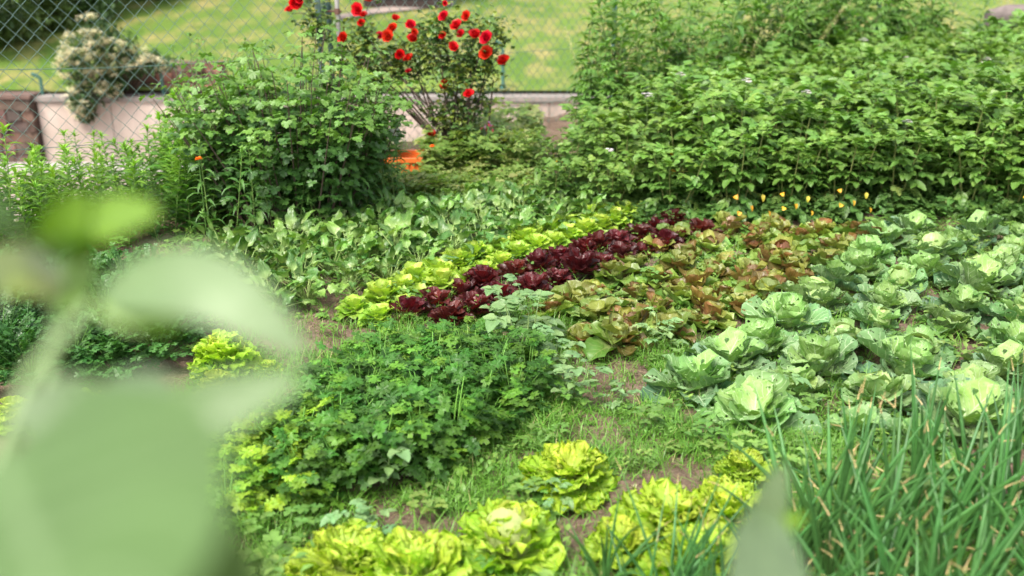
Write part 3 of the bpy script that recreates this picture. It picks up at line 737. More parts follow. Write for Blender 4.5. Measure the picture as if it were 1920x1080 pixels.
def potyoung(i):
    st, lf = MB(), MB()
    for k in range(3):
        az = k * 2.1 + i; h = rnd.uniform(.14, .24); P = arc((0, 0, 0), az, 1.1, 1.45, h, 5)
        st.addT(tube(P, np.linspace(.004, .002, 5), 5, C=(.2, .3, .1)), I3, (0, 0, 0))
        for j in range(1, 5):
            lf.addT(PL[rnd.randrange(7)], ORI(j * 2.4 + k, rnd.uniform(-.1, .5)), P[j], rnd.uniform(.5, .8), jit((.2, .34, .13), .12))
    return [('stems', st.mesh('stems', M_stem)), ('foliage', lf.mesh('foliage', M_pot))]
PYO = gridspec('young_potato_plant', 3, potyoung)

def compfan(R, n, L, lobes=3, teeth=2, depth=.4, tip=1.0, cs=(1, 1, 1)):
    """a compound leaf of toothed fan leaflets on a rachis"""
    mb = MB(); P = arc((0, 0, 0), 0, .3, -.2, L, 5); mb.addT(tube(P, .0014, 4, C=cs), I3, (0, 0, 0))
    mb.addT(fanleaf(R * tip, lobes, teeth, depth, spread=rnd.uniform(1.5, 2.0)), ORI(0, -.2, rnd.uniform(-.3, .3)), P[-1], 1, jit((1, 1, 1), .12))
    for i in range(n):
        p = P[3 - i] if i < 3 else P[1]
        for sd in (-1, 1): mb.addT(fanleaf(R * rnd.uniform(.75, .95), lobes, teeth, depth, spread=rnd.uniform(1.5, 2.0)), ORI(sd * rnd.uniform(.9, 1.3), rnd.uniform(-.4, .2), rnd.uniform(-.3, .3)), p, 1, jit((1, 1, 1), .12))
    return mb.tpl()
CL = [compfan(.036, 2, .07, depth=.45) for _ in range(6)]
PA = [compfan(.015, 3, .04, depth=.5) for _ in range(5)]
def celery(i):
    st, lf = MB(), MB()
    for k in range(36):
        az = rnd.uniform(0, 6.28); t = rnd.random(); el = 1.45 - t * .95; h = rnd.uniform(.24, .40) * (1 - .3 * t)
        P = arc((-math.sin(az) * .03 * rnd.random(), math.cos(az) * .03 * rnd.random(), 0), az, el + .08, el - .15, h, 6)
        st.addT(tube(P, np.linspace(.0075, .0025, 6), 5, C=jit((.17, .36, .06), .1)), I3, (0, 0, 0))
        c = jit((.05, .135, .018), .25) if rnd.random() < .65 else jit((.11, .23, .025), .2)
        if t < .3: c = c * 1.4
        if i == 4: c = c * np.array([2.0, 1.55, 1])
        for j in (5, 4, 3):
            lf.addT(CL[rnd.randrange(6)], ORI(az + rnd.uniform(-.9, .9) * (1 if j < 5 else .4), rnd.uniform(-.45, .55) - (.15 if j < 5 else 0), rnd.uniform(-.5, .5)), P[j], rnd.uniform(1.0, 1.45), c * rnd.uniform(.85, 1.15))
    return [('stalks', st.mesh('stalks', M_stem)), ('foliage', lf.mesh('foliage', M_cel))]
CEL = gridspec('celery_plant', 5, celery)
def parsley(i):
    st, lf = MB(), MB()
    for k in range(60):
        az = rnd.uniform(0, 6.28); t = rnd.random() ** .7; el = 1.5 - t * 1.05; h = rnd.uniform(.13, .24) * (1 - .15 * t)
        P = arc((0, 0, 0), az, el + .1, el - .2, h, 5)
        st.addT(tube(P, np.linspace(.0025, .0012, 5), 4, C=(.14, .3, .06)), I3, (0, 0, 0))
        c = jit((.06, .17, .035), .25)
        for j in (4, 4, 3): lf.addT(PA[rnd.randrange(5)], ORI(az + rnd.uniform(-1, 1), el - .6 + rnd.uniform(-.4, .5), rnd.uniform(-.4, .4)), P[j], rnd.uniform(.9, 1.4), c)
    return [('stalks', st.mesh('stalks', M_stem)), ('foliage', lf.mesh('foliage', M_par))]
PAR = gridspec('parsley_plant', 3, parsley)
def onion(i):
    lf = MB(); drs = []; bu = MB()
    for k in range(12):
        az = rnd.uniform(0, 6.28); el = rnd.uniform(.95, 1.5); h = rnd.uniform(.32, .54)
        P = arc((-math.sin(az) * .012, math.cos(az) * .012, .02), az, el + .05, el - rnd.uniform(.02, .8) * rnd.random() ** .5, h, 10)
        r = np.array([.005, .0075, .008, .0078, .0075, .007, .006, .0045, .0028, .0008]) * rnd.uniform(.7, 1.05)
        lf.addT(tube(P, r, 8, C=jit((.062, .18, .042), .25)), I3, (0, 0, 0))
        if rnd.random() < .4: lf.addT(tube([P[-1] - (P[-1] - P[-2]) * .2, P[-1], P[-1] + (P[-1] - P[-2]) * .8 + np.array([0, 0, -.01])], [.0022, .0014, .0006], 5, C=(.6, .45, .2)), I3, (0, 0, 0))
    for k in range(2):
        az = rnd.uniform(0, 6.28); P = arc((0, 0, .02), az, .9, -.7, .3, 8); dr = MB(); dr.addT(tube(P, np.linspace(.004, .001, 8), 5, C=(.5, .4, .17)), I3, (0, 0, 0)); drs.append(('dry_leaf', dr.mesh('dry_leaf', M_oni)))
    bu.addT(tube([(0, 0, -.02), (0, 0, 0), (0, 0, .02), (0, 0, .05), (0, 0, .09)], [.012, .022, .02, .011, .009], 10, C=(.5, .5, .3)), I3, (0, 0, 0))
    return [('leaves', lf.mesh('leaves', M_oni)), ('bulb', bu.mesh('bulb', M_oni))] + drs
ONI = gridspec('onion_plant', 6, onion)

# tall leafy weeds: straight stem, narrow leaves all the way up, bright whorl on top
def stemweed(H, Ll, Wl, n, c0, c1, fan=False, droop=-.7, lean=.12, topw=7):
    st, lf = MB(), MB(); az0 = rnd.uniform(0, 6.28)
    P = arc((0, 0, 0), az0, 1.57 - lean, 1.57 - lean * rnd.uniform(-1, 1.2), H, 10)
    st.addT(tube(P, np.linspace(.0042, .002, 10) * (H / .6) ** .4, 5, C=(.16, .26, .06)), I3, (0, 0, 0))
    T = [LT(L=1, W=Wl / Ll, nu=5, nv=3, prof=P_lance, p0=.2, p1=droop * rnd.uniform(.6, 1.3), cup=.5) for _ in range(3)]
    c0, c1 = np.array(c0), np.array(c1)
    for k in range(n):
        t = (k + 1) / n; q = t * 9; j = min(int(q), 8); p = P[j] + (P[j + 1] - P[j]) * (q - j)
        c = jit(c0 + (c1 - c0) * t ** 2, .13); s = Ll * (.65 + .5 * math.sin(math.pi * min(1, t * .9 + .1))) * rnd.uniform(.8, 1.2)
        az = k * 2.4
        if fan:
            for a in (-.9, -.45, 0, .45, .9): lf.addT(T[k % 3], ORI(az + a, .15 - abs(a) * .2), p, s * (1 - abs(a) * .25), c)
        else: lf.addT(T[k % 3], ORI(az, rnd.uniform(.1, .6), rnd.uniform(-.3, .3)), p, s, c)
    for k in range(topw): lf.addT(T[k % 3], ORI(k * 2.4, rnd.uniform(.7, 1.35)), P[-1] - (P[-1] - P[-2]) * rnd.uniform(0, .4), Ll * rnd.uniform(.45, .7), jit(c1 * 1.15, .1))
    return [('stem', st.mesh('stem', M_stem)), ('foliage', lf.mesh('foliage', M_wee))]
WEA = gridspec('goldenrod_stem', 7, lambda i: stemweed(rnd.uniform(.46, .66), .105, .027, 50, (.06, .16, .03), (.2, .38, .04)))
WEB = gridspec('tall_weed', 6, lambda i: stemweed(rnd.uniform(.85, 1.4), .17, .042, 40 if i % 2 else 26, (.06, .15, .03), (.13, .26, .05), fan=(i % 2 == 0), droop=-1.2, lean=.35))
WEC = gridspec('drooping_weed', 4, lambda i: stemweed(rnd.uniform(.6, .85), .15, .024, 30, (.06, .16, .035), (.13, .27, .05), droop=-1.7))
def seedgrass(i):
    st, hd = MB(), MB()
    for k in range(7):
        az = rnd.uniform(0, 6.28); H = rnd.uniform(.8, 1.2); P = arc((rnd.uniform(-.03, .03), rnd.uniform(-.03, .03), 0), az, 1.5, rnd.uniform(.7, 1.35), H, 10)
        st.addT(tube(P, np.linspace(.002, .0008, 10), 4, C=(.42, .44, .17)), I3, (0, 0, 0))
        T = LT(L=.02, W=.006, nu=3, nv=3)
        for j in range(46):
            t = 6.2 + 2.8 * j / 46; q = int(t); p = P[q] + (P[min(q + 1, 9)] - P[q]) * (t - q)
            hd.addT(T, ORI(rnd.uniform(0, 6.28), rnd.uniform(.2, 1.2)), p + RS.normal(0, .006, 3), 1, jit((.62, .55, .33), .15))
        for j in range(3):
            st.addT(LT(base=(.16, .28, .06), L=.3, W=.008, nu=7, nv=3, prof=P_lance, p1=-1.4), ORI(rnd.uniform(0, 6.28), 1.1), P[1 + j], 1)
    return [('stalks', st.mesh('stalks', M_gra)), ('seed_heads', hd.mesh('seed_heads', M_gra))]
SGR = gridspec('seeding_grass', 3, seedgrass)

# ------------------------------------------------------------------ plant the beds
PLANTED = []          # (x, y, r) so that ground cover keeps off the crowns
def put(spec, x, y, rz, sc, label, cat, group, r=.1, tilt=.05, dz=-.005):
    PLANTED.append((x, y, r))
    return place(spec, (x, y, G(x, y) + dz), rz, sc, label, cat, group, tilt)
def bed_rows(rows, specs, sp, jx, label, cat, group, sc=(.9, 1.1), r=.1, dz=0, skip=0, tilt=.08):
    """rows: list of ((px,py) near end, (px,py) far end); label has {n} plant ordinal, {row}"""
    for ri, (a, b) in enumerate(rows):
        A, B = np.array(at(*a)), np.array(at(*b)); L = np.hypot(*(B - A)); n = max(1, int(L / sp)) + 1
        k = 0
        for i in range(n):
            p = A + (B - A) * (i / (n - 1) if n > 1 else 0) + RS.uniform(-jx, jx, 2)
            if rnd.random() < skip: continue
            k += 1
            put(specs[rnd.randrange(len(specs))], p[0], p[1], rnd.uniform(0, 6.28), rnd.uniform(*sc), label.format(n=ORD[k], row=ORD[ri + 1]), cat, group, r, tilt, dz)
# red lettuces: two rows
bed_rows([((765, 600), (1262, 430)), ((840, 612), (1308, 450))], RED, .165, .02, 'dark red lettuce, {n} from the celery end in the {row} red row', 'lettuce', 'dark red lettuces in the double row', sc=(.72, .98), r=.08, dz=.0)
bed_rows([((672, 590), (1150, 412)), ((712, 606), (1196, 408)), ((700, 575), (1120, 415))], GRL, .14, .012, 'bright green lettuce, {n} from the soil end in the {row} pale row', 'lettuce', 'bright green lettuces beside the red row', sc=(.92, 1.2), r=.08)
bed_rows([((1040, 604), (1290, 446)), ((1085, 642), (1370, 440)), ((1160, 655), (1450, 436)), ((1250, 640), (1530, 440)), ((1335, 612), (1600, 452)), ((1400, 590), (1640, 470))], RAD, .19, .03, 'mottled lettuce, {n} from the near end of the {row} mottled row', 'lettuce', 'green and reddish brown mottled lettuces', sc=(.68, 1.08), r=.1, skip=.1, tilt=.25)
bed_rows([((515, 585), (1098, 428)), ((480, 560), (1060, 412)), ((450, 535), (1015, 402)), ((430, 512), (960, 394)), ((425, 492), (880, 400))], SPI, .19, .03, 'leafy spinach, {n} from the near end of the {row} spinach row', 'spinach', 'spinach plants behind the pale lettuces', sc=(.85, 1.2), r=.08, tilt=.2)
# cabbages: rows running away from the viewer, laid out on the ground
cdir = np.array([.62, .785]); cdir /= np.hypot(*cdir); cper = np.array([cdir[1], -cdir[0]])
O = np.array(at(1305, 735)); nrow = 0
for r_ in range(11):
    st_ = O + cper * .285 * r_ + cdir * (-.04 if r_ % 2 else .1) * (r_ > 0)
    if r_ in (3,): st_ = st_ + cdir * .12
    if r_ > 3: st_ = st_ + cdir * (.2 + .12 * (r_ - 3))
    k = 0; nrow += 1
    for i in range(17):
        p = st_ + cdir * .27 * i + RS.uniform(-.04, .04, 2)
        px, py = topx(p[0], p[1], .1)
        if py < 418 or p[1] > 6.0 or px > 2010: continue
        k += 1
        lab = 'green cabbage, {} from the near end of the {} cabbage row'.format(ORD[k], ORD[nrow])
        if r_ == 0 and i == 0: lab = 'front corner cabbage with a tight green head beside bare soil'
        put(CAB[rnd.randrange(7)], p[0], p[1], rnd.uniform(0, 6.28), rnd.uniform(.6, .95), lab, 'cabbage', 'green cabbages in the bed', .12, .24 if (r_ + i) else .04)
# potatoes
def back_y(x): return np.interp(x, [0.1, .43, 1.5, 4.0, 6.0], [6.3, 6.75, 8.3, 10.2, 11.6])
spots = []
for r_ in range(16):
    y = 5.88 + r_ * .36; k = 0; x = .22 + (r_ % 2) * .16
    while x < 6.6:
        if y < back_y(x) and topx(x, y, .5)[0] < 2050:
            k += 1; spots.append([x + rnd.uniform(-.05, .05), y + rnd.uniform(-.05, .05), r_, k, False])
        x += .36
for fx, fy in ((1383, 150), (1474, 152), (1672, 160), (1835, 88), (1628, 84), (1277, 128), (1233, 137), (1712, 78), (1120, 170), (1880, 90)):
    q = min((p for p in spots if not p[4]), key=lambda p: np.hypot(topx(p[0], p[1], .78)[0] - fx, 1.5 * (topx(p[0], p[1], .78)[1] - fy))); q[4] = True
for x, y, r_, k, fl in spots:
    front = r_ == 0
    sp_ = POT[rnd.choice((1, 4))] if fl else POT[rnd.choice((2, 5, 2, 5, 3))] if front else POT[rnd.choice((0, 3, 6, 0, 3, 6, 2, 5))]
    lab = 'potato plant{}, {} from the rose side in the {} potato row'.format(' in white flower' if fl else '', ORD[k], ORD[r_ + 1])
    put(sp_, x, y, rnd.uniform(-.4, .4) if (front or fl) else rnd.uniform(0, 6.28), rnd.uniform(.93, 1.07) * (.82 if front else 1) * float(np.interp(x, [.2, .6, 1.2], [.62, .8, 1])), lab, 'potato plant', 'potato plants in the tall bed', .2, .06)
# celery
for i, (px, py, s) in enumerate([(440, 925, .6), (500, 940, .62), (570, 915, .6), (640, 895, .68), (715, 880, .7), (790, 860, .68), (850, 828, .66), (905, 795, .64), (960, 762, .6), (990, 728, .55), (560, 858, .66), (640, 838, .72), (720, 820, .72), (795, 795, .72), (860, 765, .7), (920, 735, .64), (965, 700, .55), (600, 795, .62), (680, 775, .7), (750, 755, .7), (815, 732, .68), (880, 705, .62), (930, 680, .52), (640, 735, .56), (715, 712, .6), (785, 690, .56), (850, 675, .52), (480, 870, .55), (425, 965, .55), (440, 880, .5)]):
    x, y = at(px, py); put(CEL[4 if i in (0, 1, 10, 27, 28, 29) else i % 4], x, y, rnd.uniform(0, 6.28), s * .92, 'dark green celery plant, {} of the clump counting from the nearest stalks'.format(ORD[i + 1]), 'celery', 'celery plants in the dense clump', .12)
# parsley
for i, (px, py, s) in enumerate([(60, 715, 1.15), (140, 690, 1), (215, 688, 1.1), (300, 668, 1.1), (10, 690, 1.2), (40, 640, 1.2), (120, 635, 1.1), (200, 630, 1.1), (275, 622, 1.1), (330, 640, .9), (0, 600, 1.2), (80, 590, 1.1), (160, 585, 1.1), (240, 580, 1.1), (310, 590, 1.0), (-40, 650, 1.2), (0, 560, 1), (90, 552, 1), (200, 548, 1), (285, 552, .9), (370, 560, .8), (370, 530, .7)]):
    x, y = at(px, py); put(PAR[i % 3], x, y, rnd.uniform(0, 6.28), s, 'leafy parsley plant, {} of the patch counting from its front edge'.format(ORD[i + 1]), 'parsley', 'parsley plants in the shaded patch', .12)
# curly lettuces
BL = [(1070, 905, 0.98, 2, 'curly yellow-green lettuce alone in the grass, nearest the celery'), (955, 1045, 1.1, 0, 'large curly lettuce with an open white heart'),
      (655, 1080, 1.1, 1, 'curly yellow lettuce at the frame bottom, beside the celery grass'), (778, 1108, 1.1, 3, 'curly lettuce between the one with the white heart and the outermost'),
      (565, 1112, .6, 2, 'small pale curly lettuce at the end of the front lettuce row'), (1392, 905, .68, 3, 'small curly lettuce just below the cabbages'),
      (1255, 1000, 1.05, 1, 'curly lettuce half hidden behind onion leaves, beside the soil'), (1360, 985, 1.0, 2, 'curly lettuce behind the onion leaves, beside the pale broad leaf'),
      (1165, 1045, .72, 3, 'loose curly lettuce on the soil edge before the onions'), (1300, 1075, 1.0, 1, 'curly lettuce lowest behind the onion leaves')]
for px, py, s, v, lab in BL:
    x, y = at(px, py); put(BAT[v], x, y, {0: 2.9}.get(v, rnd.uniform(0, 6.28)), s, lab, 'lettuce', 'curly yellow-green lettuces in front', .13 * s)
for px, py, s, lab in [(425, 695, 1.3, 'round yellow curly lettuce beside the bare soil'), (410, 735, .9, 'pale yellow lettuce in front of the round one'), (505, 700, .55, 'tiny yellow lettuce at the celery edge'),
                       (158, 752, .62, 'small yellow lettuce below the parsley'), (30, 792, .8, 'yellow lettuce at the far end below the parsley'), (330, 770, .5, 'yellow lettuce under the big blurred leaf'), (90, 800, .6, 'flat yellow lettuce next to the end one')]:
    x, y = at(px, py); put(LOL[rnd.randrange(2)], x, y, rnd.uniform(0, 6.28), s, lab, 'lettuce', 'small yellow curly lettuces', .1 * s)
# onions
k = 0
for (x0, x1, y, nn) in ((.26, 1.4, 2.2, 9), (.34, 1.4, 2.0, 9), (.78, 1.5, 2.4, 6), (.5, 1.2, 1.8, 6), (1.05, 1.75, 2.6, 5)):
    for i in range(nn):
        x = x0 + (x1 - x0) * i / (nn - 1) + rnd.uniform(-.03, .03); yy = y + rnd.uniform(-.05, .05); k += 1
        put(ONI[rnd.randrange(6)], x, yy, rnd.uniform(0, 6.28), rnd.uniform(.85, 1.08) * (.72 if x < .7 else 1), 'onion plant with upright hollow leaves, {} counting along the onion rows'.format(ORD[min(k, 69)]), 'onion', 'onion plants in rows in front', .06)
# goldenrod stems
k = 0
cand = []
for i in range(1500):
    x, y = rnd.uniform(-3.6, -.9), rnd.uniform(4.55, 6.6)
    s = fence_side(x, y); px, py = topx(x, y, 0)
    if s > .05 or py > 525 or px > 470 or px < -90: continue
    if s < -.95: continue
    if all((x - a) ** 2 + (y - b) ** 2 >.092 ** 2 for a, b in cand): cand.append((x, y))
cand.sort(key=lambda c: c[0])
for i, (x, y) in enumerate(cand[:285]):
    px = topx(x, y, .4)[0]; sc_ = (CAM_H - .55 + .0) ; lim = float(np.interp(px, [-60, 40, 90, 250, 330, 420], [.54, .60, .54, .50, .68, .82]))
    put(WEA[rnd.randrange(7)], x, y, rnd.uniform(0, 6.28), lim / .58 * rnd.uniform(.72, 1.1) * (1.0 if y < 5.4 else .85), 'upright narrow-leaved goldenrod stem in the thicket along the chain link fence', 'weed', 'goldenrod stems along the fence', .03, .12)
nA = len(cand)
# drooping weeds at the end of the currant bush and beside it
k = 0
for px, py in [(655, 440), (675, 432), (695, 425), (712, 420), (728, 415), (742, 410), (668, 420), (700, 405), (722, 400), (735, 395), (650, 425), (685, 412), (480, 470), (520, 462), (440, 480), (560, 455), (600, 450), (400, 490)]:
    x, y = at(px, py); k += 1
    put(WEC[k % 4], x, y, rnd.uniform(0, 6.28), rnd.uniform(.7, 1.0) * (.75 if px < 640 else 1), 'tall weed with long drooping leaves, {} of those skirting the currant bush'.format(ORD[k]), 'weed', 'drooping weeds round the currant bush', .04, .1)
for px, py in [(690, 330), (715, 322), (730, 335), (745, 325), (700, 310), ]:
    x, y = at(px, py); k += 1
    put(WEA[k % 7], x, min(y, 7.0), rnd.uniform(0, 6.28), rnd.uniform(.85, 1.15), 'slender goldenrod stem, {} of those between currant bush and roses'.format(ORD[k]), 'weed', 'goldenrod stems beside the roses', .03, .1)
# tall weeds behind the potatoes
k = 0; cand = []
for i in range(2500):
    x = rnd.uniform(.6, 4.7); y = float(back_y(x)) + rnd.uniform(.15, .95) - (0.1 if x > 1.4 else 0)
    if fence_side(x, y) > -.12 and x < 1.4: continue
    if y > 10.1 + (x - 1.2) * .35: continue
    if all((x - a) ** 2 + (y - b) ** 2 > .135 ** 2 for a, b in cand): cand.append((x, y))
cand.sort()
for i, (x, y) in enumerate(cand[:270]):
    put(WEB[rnd.randrange(6)], x, y, rnd.uniform(0, 6.28), rnd.uniform(.75, 1.2) * (.8 if x < .95 else 1.05 if x < 4 else .8), 'tall leafy weed in the thicket between the potato bed and the fence', 'weed', 'tall weeds behind the potato bed', .04, .22)
for i, (px, Y) in enumerate([(1135, 7.9), (1170, 8.0), (1215, 8.2), (1255, 8.4), (1300, 8.6), (1340, 8.6), (1375, 8.8), (1430, 9.0), (1480, 9.3), (1620, 9.7), (1275, 9), (1110, 8.3)]):
    x = (px - 960) / FPX * (Y * cp + .4); put(SGR[i % 3], x, Y, rnd.uniform(0, 6.28), rnd.uniform(.85, 1.05), 'seeding grass tuft with straw coloured heads, {} of those behind the potatoes'.format(ORD[i + 1]), 'grass tuft', 'seeding grass tufts behind the potatoes', .04, .1)
# volunteer potato plants
for i, (px, py, s, lab) in enumerate([(985, 655, 1.15, 'pale green young potato plant between celery and mottled lettuces'), (1075, 752, .8, 'small pale potato seedling on the soil mound below the mottled lettuces'), (1235, 655, .7, 'young potato plant in front of the mottled lettuces'),
        (1240, 605, .0, ''), (720, 900, .75, 'young potato plant in front of the celery'), (690, 1010, .6, 'young potato plant in the shaded grass'), (1160, 760, .5, 'tiny seedling alone on the bare soil'), (1035, 700, .7, 'young potato plant at the right end of the celery'),
        (1430, 745, .75, 'young potato plant growing among the front cabbages'), (1040, 940, .5, 'small seedling below the lone curly lettuce'), (950, 605, .8, 'young potato plant at the end of the red lettuces')]):
    if s: x, y = at(px, py); put(PYO[i % 3], x, y, rnd.uniform(0, 6.28), s, lab, 'potato plant', 'young potato plants come up by themselves', .05)

# ------------------------------------------------------------------ currant bush
def currant():
    x, y = at(545, 440); y = 5.75; e = empty('currant_bush', (x, y, G(x, y))); st, lf = MB(), MB()
    F_ = [fanleaf(.036, 3, 3, .3, spread=2.2, fold=.2, droop=.4) for _ in range(6)]
    for k in range(150):
        az = rnd.uniform(0, 6.28); t = rnd.random() ** .6; H = rnd.uniform(.8, 1.22) * (1 - .22 * t)
        bx, by = -math.sin(az) * .3 * t, math.cos(az) * .22 * t
        P = arc((bx, by, 0), az, 1.55 - .5 * t, 1.5 - .25 * t - rnd.uniform(-.1, .3), H, 9)
        if k % 3 == 0 or t > .8: st.addT(tube(P, np.linspace(.007, .002, 9), 5, C=(.2, .15, .09)), I3, (0, 0, 0))
        else: st.addT(tube(P[3:], np.linspace(.004, .002, 6), 4, C=(.14, .17, .07)), I3, (0, 0, 0))
        for j in range(2, 9):
            for q in range(6 if j > 2 else 3):
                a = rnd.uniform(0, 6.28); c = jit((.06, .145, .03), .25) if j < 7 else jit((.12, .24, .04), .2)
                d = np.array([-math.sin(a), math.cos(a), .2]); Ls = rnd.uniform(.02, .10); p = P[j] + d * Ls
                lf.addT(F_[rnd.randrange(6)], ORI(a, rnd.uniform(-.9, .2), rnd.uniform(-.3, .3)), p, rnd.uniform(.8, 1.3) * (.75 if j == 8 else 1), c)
    st.obj('branches', M_bark, e); lf.obj('foliage', M_bush, e)
    tag(e, 'dense dark green currant bush in front of the chain link fence', 'bush'); PLANTED.append((x, y, .3))
    for i, (px, py, Y) in enumerate([(395, 250, 5.9), (355, 270, 5.9), (430, 180, 6.2), (470, 130, 6.3), (335, 200, 6.4), (380, 210, 6.2)]):
        pass
currant()
# lighter shrub behind, whose thin shoots rise along the fence
def shrub():
    x, y = -1.85, 6.3; e = empty('nettle_clump', (x, y, G(x, y))); st, lf = MB(), MB()
    T = [LT(L=1, W=.6, nu=4, nv=3, prof=P_spade, p1=-.9, cup=.3, serr=.2) for _ in range(3)]
    for k in range(46):
        az = rnd.uniform(0, 6.28); H = rnd.uniform(.6, 1.05); P = arc((rnd.uniform(-.25, .55), rnd.uniform(-.1, .15) + .0, 0), az, 1.5, 1.4, H, 10)
        st.addT(tube(P, np.linspace(.004, .0015, 10), 4, C=(.15, .22, .07)), I3, (0, 0, 0))
        for j in range(2, 10):
            for q in range(4): lf.addT(T[q % 3], ORI(j * 1.57 + q * 1.57 + k, rnd.uniform(-.5, .2)), P[j], rnd.uniform(.035, .07) * (1.2 - j * .06), jit((.07, .17, .035) if j < 7 else (.1, .22, .04), .2))
    st.obj('stems', M_stem, e); lf.obj('foliage', M_wee, e)
    tag(e, 'loose nettle clump rising behind the currant bush against the fence', 'weed'); PLANTED.append((x, y, .3))
shrub()

# ------------------------------------------------------------------ rose bush
def rose_mesh(R=.045, col=(.55, .008, .008), nl=16, flat=.55):
    mb = MB()
    for i in range(nl):
        t = i / (nl - 1); el = .05 + 1.35 * t ** .8
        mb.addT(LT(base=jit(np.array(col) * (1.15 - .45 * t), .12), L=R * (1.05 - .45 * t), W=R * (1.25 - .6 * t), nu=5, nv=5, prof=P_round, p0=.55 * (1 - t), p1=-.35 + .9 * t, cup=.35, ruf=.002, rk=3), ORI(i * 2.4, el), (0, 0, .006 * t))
    return mb
def rose():
    Y0 = 7.15; xb, _ = at(858, 318); e = empty('rose_bush', (xb * 1.0, Y0, G(xb, Y0))); o = np.array(e.location)
    st, lf = MB(), MB(); T = [LT(L=1, W=.68, nu=5, nv=3, prof=P_oval, p1=-.6, cup=.3, serr=.12) for _ in range(4)]
    blooms = [(553, 8, 1.3), (545, 22, .9), (564, 2, 1.0), (646, 73, 1.0), (672, 20, 1.15), (682, 30, .7), (677, 45, .7), (690, 2, 1.1), (741, 38, .85), (738, 57, 1.0), (728, 70, 1.1), (712, 68, .7), (769, 50, .95), (776, 62, .7), (774, 77, 1.05), (749, 104, .9), (768, 113, 1.0), (766, 136, .6), (834, 34, .98), (876, 32, .9), (858, 52, 1.15), (830, 69, .7), (849, 91, .98), (891, 70, 1.2), (914, 74, 1.2), (912, 103, 1.28), (945, 119, 1.28), (835, 160, .9), (879, 180, 1.0), (809, 255, .95), (834, 8, .5), (865, 66, .8)]
    clus = [(650, 90), (690, 95), (730, 105), (700, 130), (760, 90), (800, 100), (840, 120), (870, 110), (850, 150), (880, 140), (900, 95), (820, 75), (780, 130), (860, 190), (900, 190), (600, 60), (590, 35), (680, 60), (920, 130), (830, 210), (740, 130), (890, 55), (800, 55), (935, 60), (650, 120), (870, 240), (830, 40)]
    tg = []
    for px, py in clus:
        p = np.array(aty(px, py, Y0 + rnd.uniform(-.22, .15))) - o; tg.append(p)
        mid = p * .5 + np.array([rnd.uniform(-.06, .06), rnd.uniform(-.05, .05), .08])
        P = np.array([[0, 0, 0], p * .25 + np.array([rnd.uniform(-.05, .05), 0, .06]), mid, p * .8 + np.array([0, 0, .03]), p])
        st.addT(tube(P, [.010, .008, .006, .004, .002], 5, C=jit((.8, .75, .7), .25)), I3, (0, 0, 0))
        for i in range(80):
            q = p + RS.normal(0, .062, 3)
            a = rnd.uniform(0, 6.28); c = jit((.10, .19, .05), .25)
            if rnd.random() < .35: c = jit((.24, .30, .055), .15)
            for m in (-.8, 0, .8): lf.addT(T[rnd.randrange(4)], ORI(a + m, rnd.uniform(-.6, .3)), q, rnd.uniform(.028, .045), c)
    for px0, py0, px1, py1 in ((700, 140, 812, 250), (790, 160, 870, 290), (640, 80, 700, 140), (925, 150, 905, 290)):
        a, b = np.array(aty(px0, py0, Y0)) - o, np.array(aty(px1, py1, Y0)) - o
        st.addT(tube([a, (a + b) / 2 + np.array([.01, 0, -.01]), b], [.006, .007, .008], 6, C=(.55, .42, .38)), I3, (0, 0, 0))
    for i in range(260):        # sparse leaves down the canes
        p = tg[rnd.randrange(len(tg))] * rnd.uniform(.15, .9); lf.addT(T[i % 4], ORI(rnd.uniform(0, 6.28), rnd.uniform(-.6, .3)), p + RS.normal(0, .05, 3), rnd.uniform(.03, .05), jit((.1, .19, .045), .3))
    st.obj('canes', M_bark, e); lf.obj('foliage', M_rose_l, e)
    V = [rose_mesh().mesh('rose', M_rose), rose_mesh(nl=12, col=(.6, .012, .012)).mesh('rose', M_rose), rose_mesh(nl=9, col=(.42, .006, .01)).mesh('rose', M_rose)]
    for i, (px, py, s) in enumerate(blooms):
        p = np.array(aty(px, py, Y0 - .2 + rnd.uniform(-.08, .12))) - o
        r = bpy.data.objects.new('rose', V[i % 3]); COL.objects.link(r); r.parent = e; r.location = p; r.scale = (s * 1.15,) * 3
        r.rotation_euler = (rnd.uniform(.5, 1.25), rnd.uniform(-.3, .3), rnd.uniform(-.5, .5))
        near = min(tg, key=lambda t_: np.hypot(t_[0] - p[0], t_[2] - p[2]))
        s_ = MB(); c_ = p + np.array([0, .03, -.015]); s_.addT(tube([near, (near + c_) / 2 + np.array([0, 0, .02]), c_], .0025, 5, C=(.7, .8, .5)), I3, (0, 0, 0)); s_.obj('flower_stalk', M_bark, e)
    tag(e, 'rose bush with many red blooms in front of the chain link fence', 'rose bush'); PLANTED.append((xb, Y0, .2))
rose()
